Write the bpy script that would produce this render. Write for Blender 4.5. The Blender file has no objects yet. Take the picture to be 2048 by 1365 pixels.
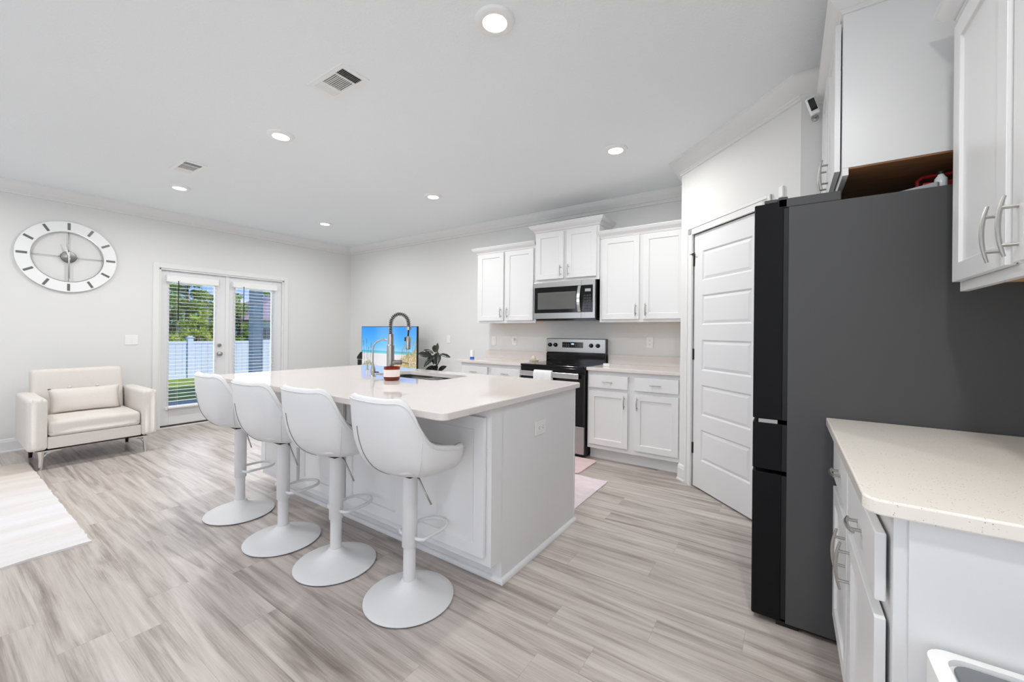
import bpy, bmesh, math, random
from mathutils import Vector, Matrix
random.seed(7)
PI = math.pi
SC = bpy.context.scene
COL = SC.collection

# ------------------------------------------------------------------ camera
F_PX, YAW, ROLL, CYP, CAMH = 807.3, -0.5975, 0.0092, 666.65, 1.25
cam_d = bpy.data.cameras.new('camera')
cam_d.sensor_fit = 'HORIZONTAL'
cam_d.sensor_width = 36.0
cam_d.lens = F_PX / 2048 * 36.0
cam_d.shift_y = (CYP - 682.5) / 2048
cam_d.clip_start = 0.05
cam_d.clip_end = 300
cam = bpy.data.objects.new('camera', cam_d)
COL.objects.link(cam)
_w = Vector((math.sin(YAW), math.cos(YAW), 0))
_r0 = Vector((math.cos(YAW), -math.sin(YAW), 0))
_u0 = Vector((0, 0, 1))
_r = _r0 * math.cos(ROLL) + _u0 * math.sin(ROLL)
_u = -_r0 * math.sin(ROLL) + _u0 * math.cos(ROLL)
cam.matrix_world = Matrix(((_r.x, _u.x, -_w.x, 0), (_r.y, _u.y, -_w.y, 0), (_r.z, _u.z, -_w.z, CAMH), (0, 0, 0, 1)))
SC.camera = cam

# ------------------------------------------------------------------ colour management
SC.view_settings.view_transform = 'Standard'
SC.view_settings.look = 'None'
SC.view_settings.gamma = 1
SC.view_settings.exposure = 0.08
SC.view_settings.use_curve_mapping = False
SC.cycles.max_bounces = 10
SC.cycles.diffuse_bounces = 6
SC.cycles.use_denoising = True
SC.cycles.sample_clamp_indirect = 6

# ------------------------------------------------------------------ sky
SKY_STRENGTH = 1.1
world = bpy.data.worlds.new('sky')
SC.world = world
world.use_nodes = True
nt = world.node_tree
nt.nodes.clear()
N = nt.nodes.new
out = N('ShaderNodeOutputWorld'); bg = N('ShaderNodeBackground')
tc = N('ShaderNodeTexCoord'); sep = N('ShaderNodeSeparateXYZ')
ramp = N('ShaderNodeValToRGB')
ramp.color_ramp.elements[0].position = 0.0; ramp.color_ramp.elements[0].color = (0.27, 0.50, 0.88, 1)
ramp.color_ramp.elements[1].position = 0.35; ramp.color_ramp.elements[1].color = (0.07, 0.24, 0.72, 1)
noise = N('ShaderNodeTexNoise'); noise.inputs['Scale'].default_value = 7.0; noise.inputs['Detail'].default_value = 6
mp = N('ShaderNodeMapping'); mp.inputs['Scale'].default_value = (1, 1, 2.6)
cr = N('ShaderNodeValToRGB'); cr.color_ramp.elements[0].position = 0.56; cr.color_ramp.elements[1].position = 0.72
mix = N('ShaderNodeMixRGB'); mix.inputs[2].default_value = (0.95, 0.97, 1.0, 1)
L = nt.links.new
L(tc.outputs['Generated'], sep.inputs[0]); L(sep.outputs['Z'], ramp.inputs[0])
L(tc.outputs['Generated'], mp.inputs[0]); L(mp.outputs[0], noise.inputs['Vector'])
L(noise.outputs['Fac'], cr.inputs[0]); L(cr.outputs[0], mix.inputs[0]); L(ramp.outputs[0], mix.inputs[1])
L(mix.outputs[0], bg.inputs[0]); bg.inputs[1].default_value = SKY_STRENGTH
L(bg.outputs[0], out.inputs[0])

# ------------------------------------------------------------------ lights
def light(name, kind, loc, rot, energy, color=(1, 1, 1), **kw):
    d = bpy.data.lights.new(name, kind)
    d.energy = energy; d.color = color
    for k, v in kw.items(): setattr(d, k, v)
    o = bpy.data.objects.new(name, d)
    o.location = loc; o.rotation_euler = rot
    COL.objects.link(o)
    return o
# sun: high, from beyond the kitchen side of the house, onto lawn and fence
light('sun', 'SUN', (20, 10, 30), (math.radians(-22), math.radians(42), 0), 3.6, (1, 0.97, 0.9), angle=0.01)
# added fill: area lamps in two invented rear windows and one invented side window
RW = -3.2
light('added_rear_fill', 'AREA', (-4.6, RW - 0.12, 1.45), (math.radians(104), 0, 0), 20, (1, 1, 1), shape='RECTANGLE', size=1.7, size_y=1.6)
light('added_rear_fill', 'AREA', (-0.75, RW - 0.12, 1.45), (math.radians(104), 0, 0), 21, (1, 1, 1), shape='RECTANGLE', size=1.9, size_y=1.6)
light('added_side_fill', 'AREA', (0.79 + 0.12, -1.15, 1.50), (0, math.radians(97), 0), 29, (1, 1, 1), shape='RECTANGLE', size=1.5, size_y=1.8)
light('patio_door_daylight', 'AREA', (-6.72, 2.45, 1.1), (0, math.radians(-90), 0), 19, (0.985, 0.99, 1), shape='RECTANGLE', size=1.8, size_y=1.4)
LAMP_W = 6.2

# ------------------------------------------------------------------ materials
def s2l(c):
    return tuple(((v / 255) / 12.92 if v / 255 <= 0.04045 else ((v / 255 + 0.055) / 1.055) ** 2.4) for v in c)
MATS = {}
def mat(name, rgb, rough=0.5, metal=0.0, bump=0, bscale=60, bdist=0.002, vary=0.0, vscale=8, stretch=(1, 1, 1), coat=0, spec=0.5, trans=0, ior=1.45, emit=None, estr=0, sub=0):
    if name in MATS: return MATS[name]
    m = bpy.data.materials.new(name); m.use_nodes = True
    t = m.node_tree; b = t.nodes['Principled BSDF']
    c = s2l(rgb)
    b.inputs['Base Color'].default_value = (*c, 1)
    b.inputs['Roughness'].default_value = rough
    b.inputs['Metallic'].default_value = metal
    b.inputs['Specular IOR Level'].default_value = spec
    b.inputs['IOR'].default_value = ior
    if coat: b.inputs['Coat Weight'].default_value = coat; b.inputs['Coat Roughness'].default_value = 0.08
    if trans: b.inputs['Transmission Weight'].default_value = trans
    if emit: b.inputs['Emission Color'].default_value = (*s2l(emit), 1); b.inputs['Emission Strength'].default_value = estr
    tc = t.nodes.new('ShaderNodeTexCoord'); mp = t.nodes.new('ShaderNodeMapping')
    mp.inputs['Scale'].default_value = stretch
    t.links.new(tc.outputs['Object'], mp.inputs[0])
    if vary:
        n = t.nodes.new('ShaderNodeTexNoise'); n.inputs['Scale'].default_value = vscale; n.inputs['Detail'].default_value = 4
        t.links.new(mp.outputs[0], n.inputs['Vector'])
        r = t.nodes.new('ShaderNodeValToRGB')
        r.color_ramp.elements[0].position = 0.3; r.color_ramp.elements[1].position = 0.7
        r.color_ramp.elements[0].color = (*[v * (1 - vary) for v in c], 1)
        r.color_ramp.elements[1].color = (*[min(1, v * (1 + vary)) for v in c], 1)
        t.links.new(n.outputs['Fac'], r.inputs[0]); t.links.new(r.outputs[0], b.inputs['Base Color'])
    if bump:
        n = t.nodes.new('ShaderNodeTexNoise'); n.inputs['Scale'].default_value = bscale; n.inputs['Detail'].default_value = 5
        t.links.new(mp.outputs[0], n.inputs['Vector'])
        bp = t.nodes.new('ShaderNodeBump'); bp.inputs['Strength'].default_value = bump; bp.inputs['Distance'].default_value = bdist
        t.links.new(n.outputs['Fac'], bp.inputs['Height']); t.links.new(bp.outputs[0], b.inputs['Normal'])
    MATS[name] = m
    return m

M_WALL = mat('wall_paint', (224, 224, 222), 0.75, bump=0.12, bscale=90)
M_CEIL = mat('ceiling_paint', (238, 242, 244), 0.85, bump=0.5, bscale=95, bdist=0.004)
M_TRIM = mat('trim_paint', (229, 229, 228), 0.35, bump=0.03, bscale=20)
M_CAB = mat('cabinet_paint', (229, 229, 229), 0.32, bump=0.03, bscale=14)
M_DOOR = mat('door_paint', (226, 226, 227), 0.4, bump=0.06, bscale=120, stretch=(1, 1, 0.1))
M_NICKEL = mat('brushed_nickel', (176, 174, 170), 0.32, 1.0, bump=0.05, bscale=200)
M_CHROME = mat('chrome', (215, 215, 215), 0.12, 1.0, vary=0.03)
M_STEEL = mat('stainless_steel', (176, 175, 173), 0.27, 1.0, bump=0.06, bscale=160, bdist=0.0008, stretch=(0.02, 1, 1), vary=0.06)
M_BLACK = mat('black_gloss', (12, 12, 13), 0.08, vary=0.1)
M_BLACKM = mat('black_matte', (18, 18, 19), 0.45, vary=0.1)
M_FRIDGE_SIDE = mat('fridge_side_grey', (80, 80, 81), 0.5, spec=0.3, bump=0.12, bscale=260, bdist=0.0006)
M_FRIDGE_DOOR = mat('fridge_door_black', (17, 17, 19), 0.55, bump=0.1, bscale=220, bdist=0.0006, vary=0.08, spec=0.2)
M_GLASSD = mat('dark_oven_glass', (70, 70, 70), 0.12, vary=0.04)
M_STOOL = mat('white_leatherette', (223, 223, 223), 0.38, bump=0.08, bscale=150, bdist=0.0008)
M_STOOLM = mat('white_powder_coat', (223, 223, 223), 0.42, bump=0.04, bscale=200)
M_SOFA = mat('cream_linen', (216, 210, 204), 0.95, bump=0.4, bscale=420, bdist=0.001, vary=0.02, vscale=90)
M_PLASTIC = mat('white_plastic', (238, 238, 236), 0.35, vary=0.01)
M_RUBBER = mat('dark_rubber', (28, 28, 28), 0.7, vary=0.1)
M_MAPLE = mat('maple_plywood', (205, 168, 120), 0.55, vary=0.18, vscale=6, stretch=(1, 8, 8))
M_MAPLE_DARK = mat('brown_plywood', (140, 98, 62), 0.6, vary=0.2, vscale=6, stretch=(8, 1, 1))
M_BRONZE = mat('dark_bronze', (92, 84, 78), 0.4, 0.9, vary=0.1)
M_THRESH = mat('brown_threshold', (72, 60, 52), 0.5, vary=0.15)
M_VINYL = mat('white_vinyl', (208, 216, 238), 0.4, vary=0.02)
M_SIDING = mat('blue_grey_siding', (186, 200, 212), 0.6, vary=0.04)
M_CONC = mat('patio_concrete', (170, 172, 170), 0.8, vary=0.1, bump=0.2)
M_GRASS = mat('lawn', (142, 160, 62), 0.9, vary=0.35, vscale=3, bump=0.8, bscale=40, bdist=0.03)
M_TRUNK = mat('bark', (96, 84, 74), 0.9, vary=0.3, bump=0.6, bscale=20, bdist=0.02)
M_ROOFS = mat('shingle', (150, 136, 146), 0.85, vary=0.15, vscale=12)
M_AMBER = mat('amber_glass', (176, 62, 14), 0.06, trans=0.75, vary=0.05)
M_WAX = mat('candle_wax', (240, 226, 205), 0.6, vary=0.03)
M_LABEL = mat('paper_label', (242, 232, 226), 0.7, vary=0.02)
M_DIM = mat('vent_shade_black', (18, 18, 18), 0.9, vary=0.1)
M_PINK = mat('pink_mat', (226, 200, 200), 0.7, bump=0.6, bscale=45, bdist=0.004, vary=0.06)
M_LILAC = mat('pale_runner_weave', (232, 218, 222), 0.9, bump=0.5, bscale=260, vary=0.07, vscale=4, stretch=(2, 6, 1))
M_TOWEL = mat('white_towel', (240, 240, 240), 0.95, bump=0.5, bscale=300)
M_RED = mat('red_plastic', (170, 26, 36), 0.4, vary=0.05)
M_BLUE = mat('blue_cap', (40, 90, 200), 0.4, vary=0.05)
M_LEAF = mat('dark_rubber_leaf', (26, 34, 26), 0.22, vary=0.25, vscale=20)
M_STEM = mat('plant_stem', (70, 58, 44), 0.7, vary=0.1)
M_POT = mat('ceramic_pot', (222, 220, 214), 0.4, vary=0.03)
M_SOIL = mat('potting_soil', (50, 38, 30), 0.95, vary=0.3, bump=0.5)
M_MIRROR = mat('clock_metal', (150, 150, 150), 0.12, 1.0, vary=0.03)
M_MARK = mat('clock_marker_grey', (112, 114, 112), 0.4, 0.6, vary=0.05)
M_CLOCKW = mat('clock_white', (240, 241, 240), 0.3, vary=0.01)
M_LENS = mat('lamp_lens', (255, 255, 255), 0.4, emit=(255, 252, 245), estr=7.0)
M_DISPLAY = mat('clock_display', (20, 30, 40), 0.3, emit=(190, 225, 255), estr=1.2)
M_BINLID = mat('grey_bin_lid', (112, 114, 118), 0.35, vary=0.05)
M_BEIGE = mat('beige_ceramic', (214, 206, 188), 0.5, vary=0.05)
M_LCD = mat('grey_lcd', (168, 172, 170), 0.3, vary=0.04)
M_CONSOLE = mat('console_white', (225, 224, 222), 0.4, vary=0.02)

def quartz(name, rgb, speck, rough=0.1):
    m = mat(name, rgb, rough)
    t = m.node_tree; b = t.nodes['Principled BSDF']
    tc = t.nodes.new('ShaderNodeTexCoord')
    v = t.nodes.new('ShaderNodeTexVoronoi'); v.inputs['Scale'].default_value = 170
    n = t.nodes.new('ShaderNodeTexNoise'); n.inputs['Scale'].default_value = 55
    t.links.new(tc.outputs['Object'], v.inputs['Vector']); t.links.new(tc.outputs['Object'], n.inputs['Vector'])
    r = t.nodes.new('ShaderNodeValToRGB'); r.color_ramp.elements[0].position = 0.10; r.color_ramp.elements[1].position = 0.2
    r.color_ramp.elements[0].color = (1, 1, 1, 1); r.color_ramp.elements[1].color = (0, 0, 0, 1)
    r2 = t.nodes.new('ShaderNodeValToRGB'); r2.color_ramp.elements[0].position = 0.46; r2.color_ramp.elements[1].position = 0.56
    mu = t.nodes.new('ShaderNodeMath'); mu.operation = 'MULTIPLY'
    mx = t.nodes.new('ShaderNodeMixRGB'); mx.inputs[1].default_value = (*s2l(rgb), 1); mx.inputs[2].default_value = (*s2l(speck), 1)
    t.links.new(v.outputs['Distance'], r.inputs[0]); t.links.new(n.outputs['Fac'], r2.inputs[0])
    t.links.new(r.outputs[0], mu.inputs[0]); t.links.new(r2.outputs[0], mu.inputs[1])
    t.links.new(mu.outputs[0], mx.inputs[0]); t.links.new(mx.outputs[0], b.inputs['Base Color'])
    return m
M_QUARTZ = quartz('pale_quartz', (224, 217, 213), (176, 166, 158), 0.05)
M_QUARTZ2 = quartz('cream_quartz', (242, 236, 227), (140, 128, 116), 0.14)

def plank_floor():
    m = bpy.data.materials.new('vinyl_planks'); m.use_nodes = True
    t = m.node_tree; b = t.nodes['Principled BSDF']; nn = t.nodes.new; l = t.links.new
    tc = nn('ShaderNodeTexCoord'); sp = nn('ShaderNodeSeparateXYZ'); l(tc.outputs['Object'], sp.inputs[0])
    def ma(op, a, b_=None, c=None):
        x = nn('ShaderNodeMath'); x.operation = op
        for i, v in enumerate((a, b_, c)):
            if v is None: continue
            if isinstance(v, (int, float)): x.inputs[i].default_value = v
            else: l(v, x.inputs[i])
        return x.outputs[0]
    PW, PL = 0.152, 1.22
    yr = ma('DIVIDE', sp.outputs['Y'], PW); row = ma('FLOOR', yr); yf = ma('FRACT', yr)
    wn = nn('ShaderNodeTexWhiteNoise'); wn.noise_dimensions = '1D'; l(row, wn.inputs['W'])
    xo = ma('ADD', ma('DIVIDE', sp.outputs['X'], PL), wn.outputs['Value']); colm = ma('FLOOR', xo); xf = ma('FRACT', xo)
    cmb = nn('ShaderNodeCombineXYZ'); l(row, cmb.inputs[0]); l(colm, cmb.inputs[1])
    wn2 = nn('ShaderNodeTexWhiteNoise'); wn2.noise_dimensions = '2D'; l(cmb.outputs[0], wn2.inputs['Vector'])
    pid = wn2.outputs['Value']
    # grain coordinates: long in X, shifted per plank
    gx = ma('ADD', ma('MULTIPLY', sp.outputs['X'], 0.75), ma('MULTIPLY', pid, 37.0))
    gy = ma('ADD', ma('MULTIPLY', sp.outputs['Y'], 11.0), ma('MULTIPLY', pid, 91.0))
    g = nn('ShaderNodeCombineXYZ'); l(gx, g.inputs[0]); l(gy, g.inputs[1])
    n1 = nn('ShaderNodeTexNoise'); n1.inputs['Scale'].default_value = 1.35; n1.inputs['Detail'].default_value = 5; n1.inputs['Roughness'].default_value = 0.58; n1.inputs['Distortion'].default_value = 0.9
    l(g.outputs[0], n1.inputs['Vector'])
    gf = nn('ShaderNodeCombineXYZ'); l(ma('MULTIPLY', gx, 3.0), gf.inputs[0]); l(ma('MULTIPLY', gy, 9.0), gf.inputs[1])
    n2 = nn('ShaderNodeTexNoise'); n2.inputs['Scale'].default_value = 2.0; n2.inputs['Detail'].default_value = 6; n2.inputs['Roughness'].default_value = 0.65
    l(gf.outputs[0], n2.inputs['Vector'])
    r = nn('ShaderNodeValToRGB'); e = r.color_ramp.elements
    e[0].position = 0.30; e[0].color = (*s2l((124, 113, 107)), 1)
    e[1].position = 0.68; e[1].color = (*s2l((206, 198, 192)), 1)
    x = e.new(0.40); x.color = (*s2l((153, 142, 135)), 1)
    x = e.new(0.52); x.color = (*s2l((186, 176, 169)), 1)
    f = ma('ADD', ma('MULTIPLY', n1.outputs['Fac'], 0.74), ma('MULTIPLY', n2.outputs['Fac'], 0.28))
    f = ma('ADD', f, ma('MULTIPLY', ma('SUBTRACT', pid, 0.5), 0.06))
    wv = nn('ShaderNodeTexWave'); wv.bands_direction = 'Y'; wv.inputs['Scale'].default_value = 0.8; wv.inputs['Distortion'].default_value = 9.0; wv.inputs['Detail'].default_value = 3; wv.inputs['Detail Scale'].default_value = 1.2
    gw = nn('ShaderNodeCombineXYZ'); l(ma('MULTIPLY', gx, 1.2), gw.inputs[0]); l(ma('MULTIPLY', gy, 1.0), gw.inputs[1]); l(gw.outputs[0], wv.inputs['Vector'])
    f = ma('ADD', f, ma('MULTIPLY', ma('SUBTRACT', wv.outputs['Fac'], 0.5), 0.035))
    l(f, r.inputs[0])
    # seams
    sy = ma('LESS_THAN', ma('MINIMUM', yf, ma('SUBTRACT', 1.0, yf)), 0.006)
    sx = ma('LESS_THAN', ma('MINIMUM', xf, ma('SUBTRACT', 1.0, xf)), 0.0009)
    seam = ma('MAXIMUM', sy, sx)
    mx = nn('ShaderNodeMixRGB'); l(ma('MULTIPLY', seam, 0.3), mx.inputs[0]); l(r.outputs[0], mx.inputs[1]); mx.inputs[2].default_value = (*s2l((120, 108, 100)), 1)
    l(mx.outputs[0], b.inputs['Base Color'])
    b.inputs['Roughness'].default_value = 0.3
    rr = ma('ADD', 0.27, ma('MULTIPLY', n2.outputs['Fac'], 0.12)); l(rr, b.inputs['Roughness'])
    bp = nn('ShaderNodeBump'); bp.inputs['Strength'].default_value = 0.12; bp.inputs['Distance'].default_value = 0.002
    l(n2.outputs['Fac'], bp.inputs['Height']); l(bp.outputs[0], b.inputs['Normal'])
    return m
M_FLOOR = plank_floor()

def rug_mat():
    m = mat('striped_rug', (226, 221, 217), 0.95)
    t = m.node_tree; b = t.nodes['Principled BSDF']; l = t.links.new
    tc = t.nodes.new('ShaderNodeTexCoord'); mp = t.nodes.new('ShaderNodeMapping'); mp.inputs['Scale'].default_value = (5, 0.5, 1)
    n = t.nodes.new('ShaderNodeTexNoise'); n.inputs['Scale'].default_value = 1.6; n.inputs['Detail'].default_value = 6
    l(tc.outputs['Object'], mp.inputs[0]); l(mp.outputs[0], n.inputs['Vector'])
    r = t.nodes.new('ShaderNodeValToRGB'); e = r.color_ramp.elements
    e[0].position = 0.35; e[0].color = (*s2l((222, 216, 212)), 1); e[1].position = 0.62; e[1].color = (*s2l((230, 228, 229)), 1)
    l(n.outputs['Fac'], r.inputs[0])
    # warm band woven across the far end (pattern of the rug)
    sp = t.nodes.new('ShaderNodeSeparateXYZ'); l(tc.outputs['Object'], sp.inputs[0])
    r3 = t.nodes.new('ShaderNodeValToRGB'); e3 = r3.color_ramp.elements
    e3[0].position = 0.1; e3[0].color = (1, 1, 1, 1); e3[1].position = 0.55; e3[1].color = (0, 0, 0, 1)
    mr = t.nodes.new('ShaderNodeMapRange'); mr.inputs[1].default_value = -5.8; mr.inputs[2].default_value = -3.3
    l(sp.outputs['X'], mr.inputs[0]); l(mr.outputs[0], r3.inputs[0])
    mx = t.nodes.new('ShaderNodeMixRGB'); mx.blend_type = 'MULTIPLY'; mx.inputs[2].default_value = (0.93, 0.86, 0.78, 1)
    l(r3.outputs[0], mx.inputs[0]); l(r.outputs[0], mx.inputs[1]); l(mx.outputs[0], b.inputs['Base Color'])
    n2 = t.nodes.new('ShaderNodeTexNoise'); n2.inputs['Scale'].default_value = 1.0; n2.inputs['Detail'].default_value = 6
    mp2 = t.nodes.new('ShaderNodeMapping'); mp2.inputs['Scale'].default_value = (120, 8, 1)
    l(tc.outputs['Object'], mp2.inputs[0]); l(mp2.outputs[0], n2.inputs['Vector'])
    bp = t.nodes.new('ShaderNodeBump'); bp.inputs['Strength'].default_value = 0.8; bp.inputs['Distance'].default_value = 0.01
    l(n2.outputs['Fac'], bp.inputs['Height']); l(bp.outputs[0], b.inputs['Normal'])
    return m
M_RUG = rug_mat()

def glass_mat():
    m = bpy.data.materials.new('window_glass'); m.use_nodes = True
    t = m.node_tree; t.nodes.clear()
    o = t.nodes.new('ShaderNodeOutputMaterial'); mx = t.nodes.new('ShaderNodeMixShader')
    tr = t.nodes.new('ShaderNodeBsdfTransparent'); gl = t.nodes.new('ShaderNodeBsdfGlossy'); gl.inputs['Roughness'].default_value = 0.02
    fr = t.nodes.new('ShaderNodeFresnel'); fr.inputs[0].default_value = 1.45
    tr.inputs[0].default_value = (0.97, 0.98, 0.98, 1)
    t.links.new(fr.outputs[0], mx.inputs[0]); t.links.new(tr.outputs[0], mx.inputs[1]); t.links.new(gl.outputs[0], mx.inputs[2]); t.links.new(mx.outputs[0], o.inputs[0])
    return m
M_GLASS = glass_mat()

def foliage_mat(name, rgb):
    m = mat(name, rgb, 0.8, vary=0.4, vscale=3, spec=0.1)
    t = m.node_tree; b = t.nodes['Principled BSDF']; o = [n for n in t.nodes if n.type == 'OUTPUT_MATERIAL'][0]
    tr = t.nodes.new('ShaderNodeBsdfTranslucent'); mx = t.nodes.new('ShaderNodeMixShader'); mx.inputs[0].default_value = 0.45
    src = b.inputs['Base Color'].links[0].from_socket
    t.links.new(src, tr.inputs['Color']); t.links.new(b.outputs[0], mx.inputs[1]); t.links.new(tr.outputs[0], mx.inputs[2]); t.links.new(mx.outputs[0], o.inputs['Surface'])
    return m
M_PINE = foliage_mat('pine_foliage', (150, 176, 84))
M_BUSH = foliage_mat('bush_foliage', (196, 206, 96))

# ------------------------------------------------------------------ mesh helpers
def V3(*a): return Vector(a)
def box(bm, x0, x1, y0, y1, z0, z1):
    vs = [bm.verts.new((x, y, z)) for x in (x0, x1) for y in (y0, y1) for z in (z0, z1)]
    for f in ((0, 1, 3, 2), (4, 6, 7, 5), (0, 4, 5, 1), (2, 3, 7, 6), (0, 2, 6, 4), (1, 5, 7, 3)):
        bm.faces.new([vs[i] for i in f])
    return vs
def tube(bm, pts, r, seg=10, cap=True, radii=None):
    pts = [Vector(p) for p in pts]; n = len(pts); rings = []
    t0 = (pts[1] - pts[0]).normalized()
    a = Vector((0, 0, 1)) if abs(t0.z) < 0.9 else Vector((1, 0, 0))
    nrm = (a - t0 * a.dot(t0)).normalized()
    for i, p in enumerate(pts):
        t = ((pts[min(i + 1, n - 1)] - pts[max(i - 1, 0)])).normalized()
        nrm = (nrm - t * nrm.dot(t)).normalized(); b = t.cross(nrm)
        rr = radii[i] if radii else r
        rings.append([bm.verts.new(p + (nrm * math.cos(2 * PI * k / seg) + b * math.sin(2 * PI * k / seg)) * rr) for k in range(seg)])
    for i in range(n - 1):
        for k in range(seg):
            bm.faces.new((rings[i][k], rings[i][(k + 1) % seg], rings[i + 1][(k + 1) % seg], rings[i + 1][k]))
    if cap:
        bm.faces.new(rings[0][::-1]); bm.faces.new(rings[-1])
def lathe(bm, prof, cx=0, cy=0, seg=40, axis='z', closed=False):
    """prof: (radius, height) from bottom to top"""
    rings = []
    for r, h in prof:
        ring = []
        for k in range(seg):
            a = 2 * PI * k / seg
            if axis == 'z': co = (cx + r * math.cos(a), cy + r * math.sin(a), h)
            elif axis == 'x': co = (h, cx + r * math.cos(a), cy + r * math.sin(a))
            else: co = (cx + r * math.cos(a), h, cy + r * math.sin(a))
            ring.append(bm.verts.new(co))
        rings.append(ring)
    for i in range(len(rings) - 1):
        for k in range(seg):
            bm.faces.new((rings[i][k], rings[i][(k + 1) % seg], rings[i + 1][(k + 1) % seg], rings[i + 1][k]))
    if closed:
        for k in range(seg):
            bm.faces.new((rings[-1][k], rings[-1][(k + 1) % seg], rings[0][(k + 1) % seg], rings[0][k]))
    else:
        bm.faces.new(rings[0][::-1]); bm.faces.new(rings[-1])
def prism(bm, pts, z0, z1):
    a = [bm.verts.new((x, y, z0)) for x, y in pts]; b = [bm.verts.new((x, y, z1)) for x, y in pts]
    n = len(pts)
    bm.faces.new(a[::-1]); bm.faces.new(b)
    for i in range(n): bm.faces.new((a[i], a[(i + 1) % n], b[(i + 1) % n], b[i]))
def rrect(x0, x1, y0, y1, r, n=6):
    pts = []
    for cx, cy, a0 in ((x1 - r, y1 - r, 0), (x0 + r, y1 - r, 90), (x0 + r, y0 + r, 180), (x1 - r, y0 + r, 270)):
        for k in range(n + 1):
            a = math.radians(a0 + 90 * k / n); pts.append((cx + r * math.cos(a), cy + r * math.sin(a)))
    return pts
def sweep(bm, path, prof, side=1):
    """prof: list of (out, z); path 2d; out goes to the right of travel * side"""
    n = len(path); P = [Vector(p) for p in path]; offs = []
    for i in range(n):
        ns = []
        if i > 0: d = (P[i] - P[i - 1]).normalized(); ns.append(Vector((d.y, -d.x)) * side)
        if i < n - 1: d = (P[i + 1] - P[i]).normalized(); ns.append(Vector((d.y, -d.x)) * side)
        offs.append(ns[0] if len(ns) == 1 else (ns[0] + ns[1]) / (1 + ns[0].dot(ns[1])))
    rings = [[bm.verts.new((P[i].x + offs[i].x * o, P[i].y + offs[i].y * o, z)) for o, z in prof] for i in range(n)]
    k = len(prof)
    for i in range(n - 1):
        for j in range(k):
            bm.faces.new((rings[i][j], rings[i][(j + 1) % k], rings[i + 1][(j + 1) % k], rings[i + 1][j]))
    bm.faces.new(rings[0]); bm.faces.new(rings[-1][::-1])
def shaker(bm, x0, x1, z0, z1, y=0.0, t=0.019, rail=0.057, rec=0.009, sl=0.004):
    """five-piece door, front at y-t .. back at y"""
    def rect(a0, a1, b0, b1, yy): return [bm.verts.new(p) for p in ((a0, yy, b0), (a1, yy, b0), (a1, yy, b1), (a0, yy, b1))]
    A = rect(x0, x1, z0, z1, y - t); B = rect(x0 + rail, x1 - rail, z0 + rail, z1 - rail, y - t)
    C = rect(x0 + rail + sl, x1 - rail - sl, z0 + rail + sl, z1 - rail - sl, y - t + rec); D = rect(x0, x1, z0, z1, y)
    for i in range(4):
        j = (i + 1) % 4
        bm.faces.new((A[i], A[j], B[j], B[i])); bm.faces.new((B[i], B[j], C[j], C[i])); bm.faces.new((A[j], A[i], D[i], D[j]))
    bm.faces.new(C); bm.faces.new(D[::-1])

def obj(name, bm, m, parent=None, smooth=False, bevel=0, seg=2, sub=0, loc=None, rotz=0):
    bmesh.ops.recalc_face_normals(bm, faces=bm.faces[:])
    me = bpy.data.meshes.new(name); bm.to_mesh(me); bm.free()
    if isinstance(m, (list, tuple)):
        for x in m: me.materials.append(x)
    else: me.materials.append(m)
    if smooth:
        for p in me.polygons: p.use_smooth = True
    o = bpy.data.objects.new(name, me); COL.objects.link(o)
    if parent: o.parent = parent
    if loc: o.location = loc
    if rotz: o.rotation_euler = (0, 0, rotz)
    if bevel:
        b = o.modifiers.new('bevel', 'BEVEL'); b.width = bevel; b.segments = seg; b.limit_method = 'ANGLE'; b.angle_limit = math.radians(40)
        b.harden_normals = False
    if sub:
        s = o.modifiers.new('sub', 'SUBSURF'); s.levels = sub; s.render_levels = sub
    if smooth == 'auto':
        try: me.set_sharp_from_angle(angle=math.radians(40))
        except Exception: pass
    return o
def NB(): return bmesh.new()
def tag(o, label=None, cat=None, group=None, kind=None):
    if label: o['label'] = label
    if cat: o['category'] = cat
    if group: o['group'] = group
    if kind: o['kind'] = kind
    return o
def thing(name, label, cat, loc=(0, 0, 0), rotz=0, group=None):
    o = bpy.data.objects.new(name, None); COL.objects.link(o)
    o.empty_display_size = 0.1
    o.location = loc; o.rotation_euler = (0, 0, rotz)
    return tag(o, label, cat, group)
def struct(name, bm, m, label=None, **kw):
    o = obj(name, bm, m, **kw); o['kind'] = 'structure'
    if label: o['label'] = label
    return o
def copy_tree(o, parent=None):
    c = o.copy(); COL.objects.link(c); c.parent = parent
    for ch in list(o.children): copy_tree(ch, c)
    return c

# ------------------------------------------------------------------ room constants
XL, YB, XR, CH = -6.50, 4.37, 0.79, 2.74
PX, PY = -0.76, 3.71           # pantry left corner
QX, QY = 0.06, 2.89            # pantry right corner
T = 0.14
D0, D1, DH = 1.69, 3.205, 2.03 # french door opening along Y
WINS = [(-5.45, -3.75), (-1.7, 0.2)]
SW = (-1.95, -0.35)              # unseen window added to the right wall for fill light

# floor, ceiling
b = NB(); box(b, XL - T, XR + T, RW - T, YB + T, -0.10, 0)
struct('floor', b, M_FLOOR, 'grey-brown wood-look plank floor')
b = NB(); box(b, XL - T, XR + T, RW - T, YB + T, CH, CH + 0.12)
struct('ceiling', b, M_CEIL, 'white lightly textured ceiling')
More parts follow.
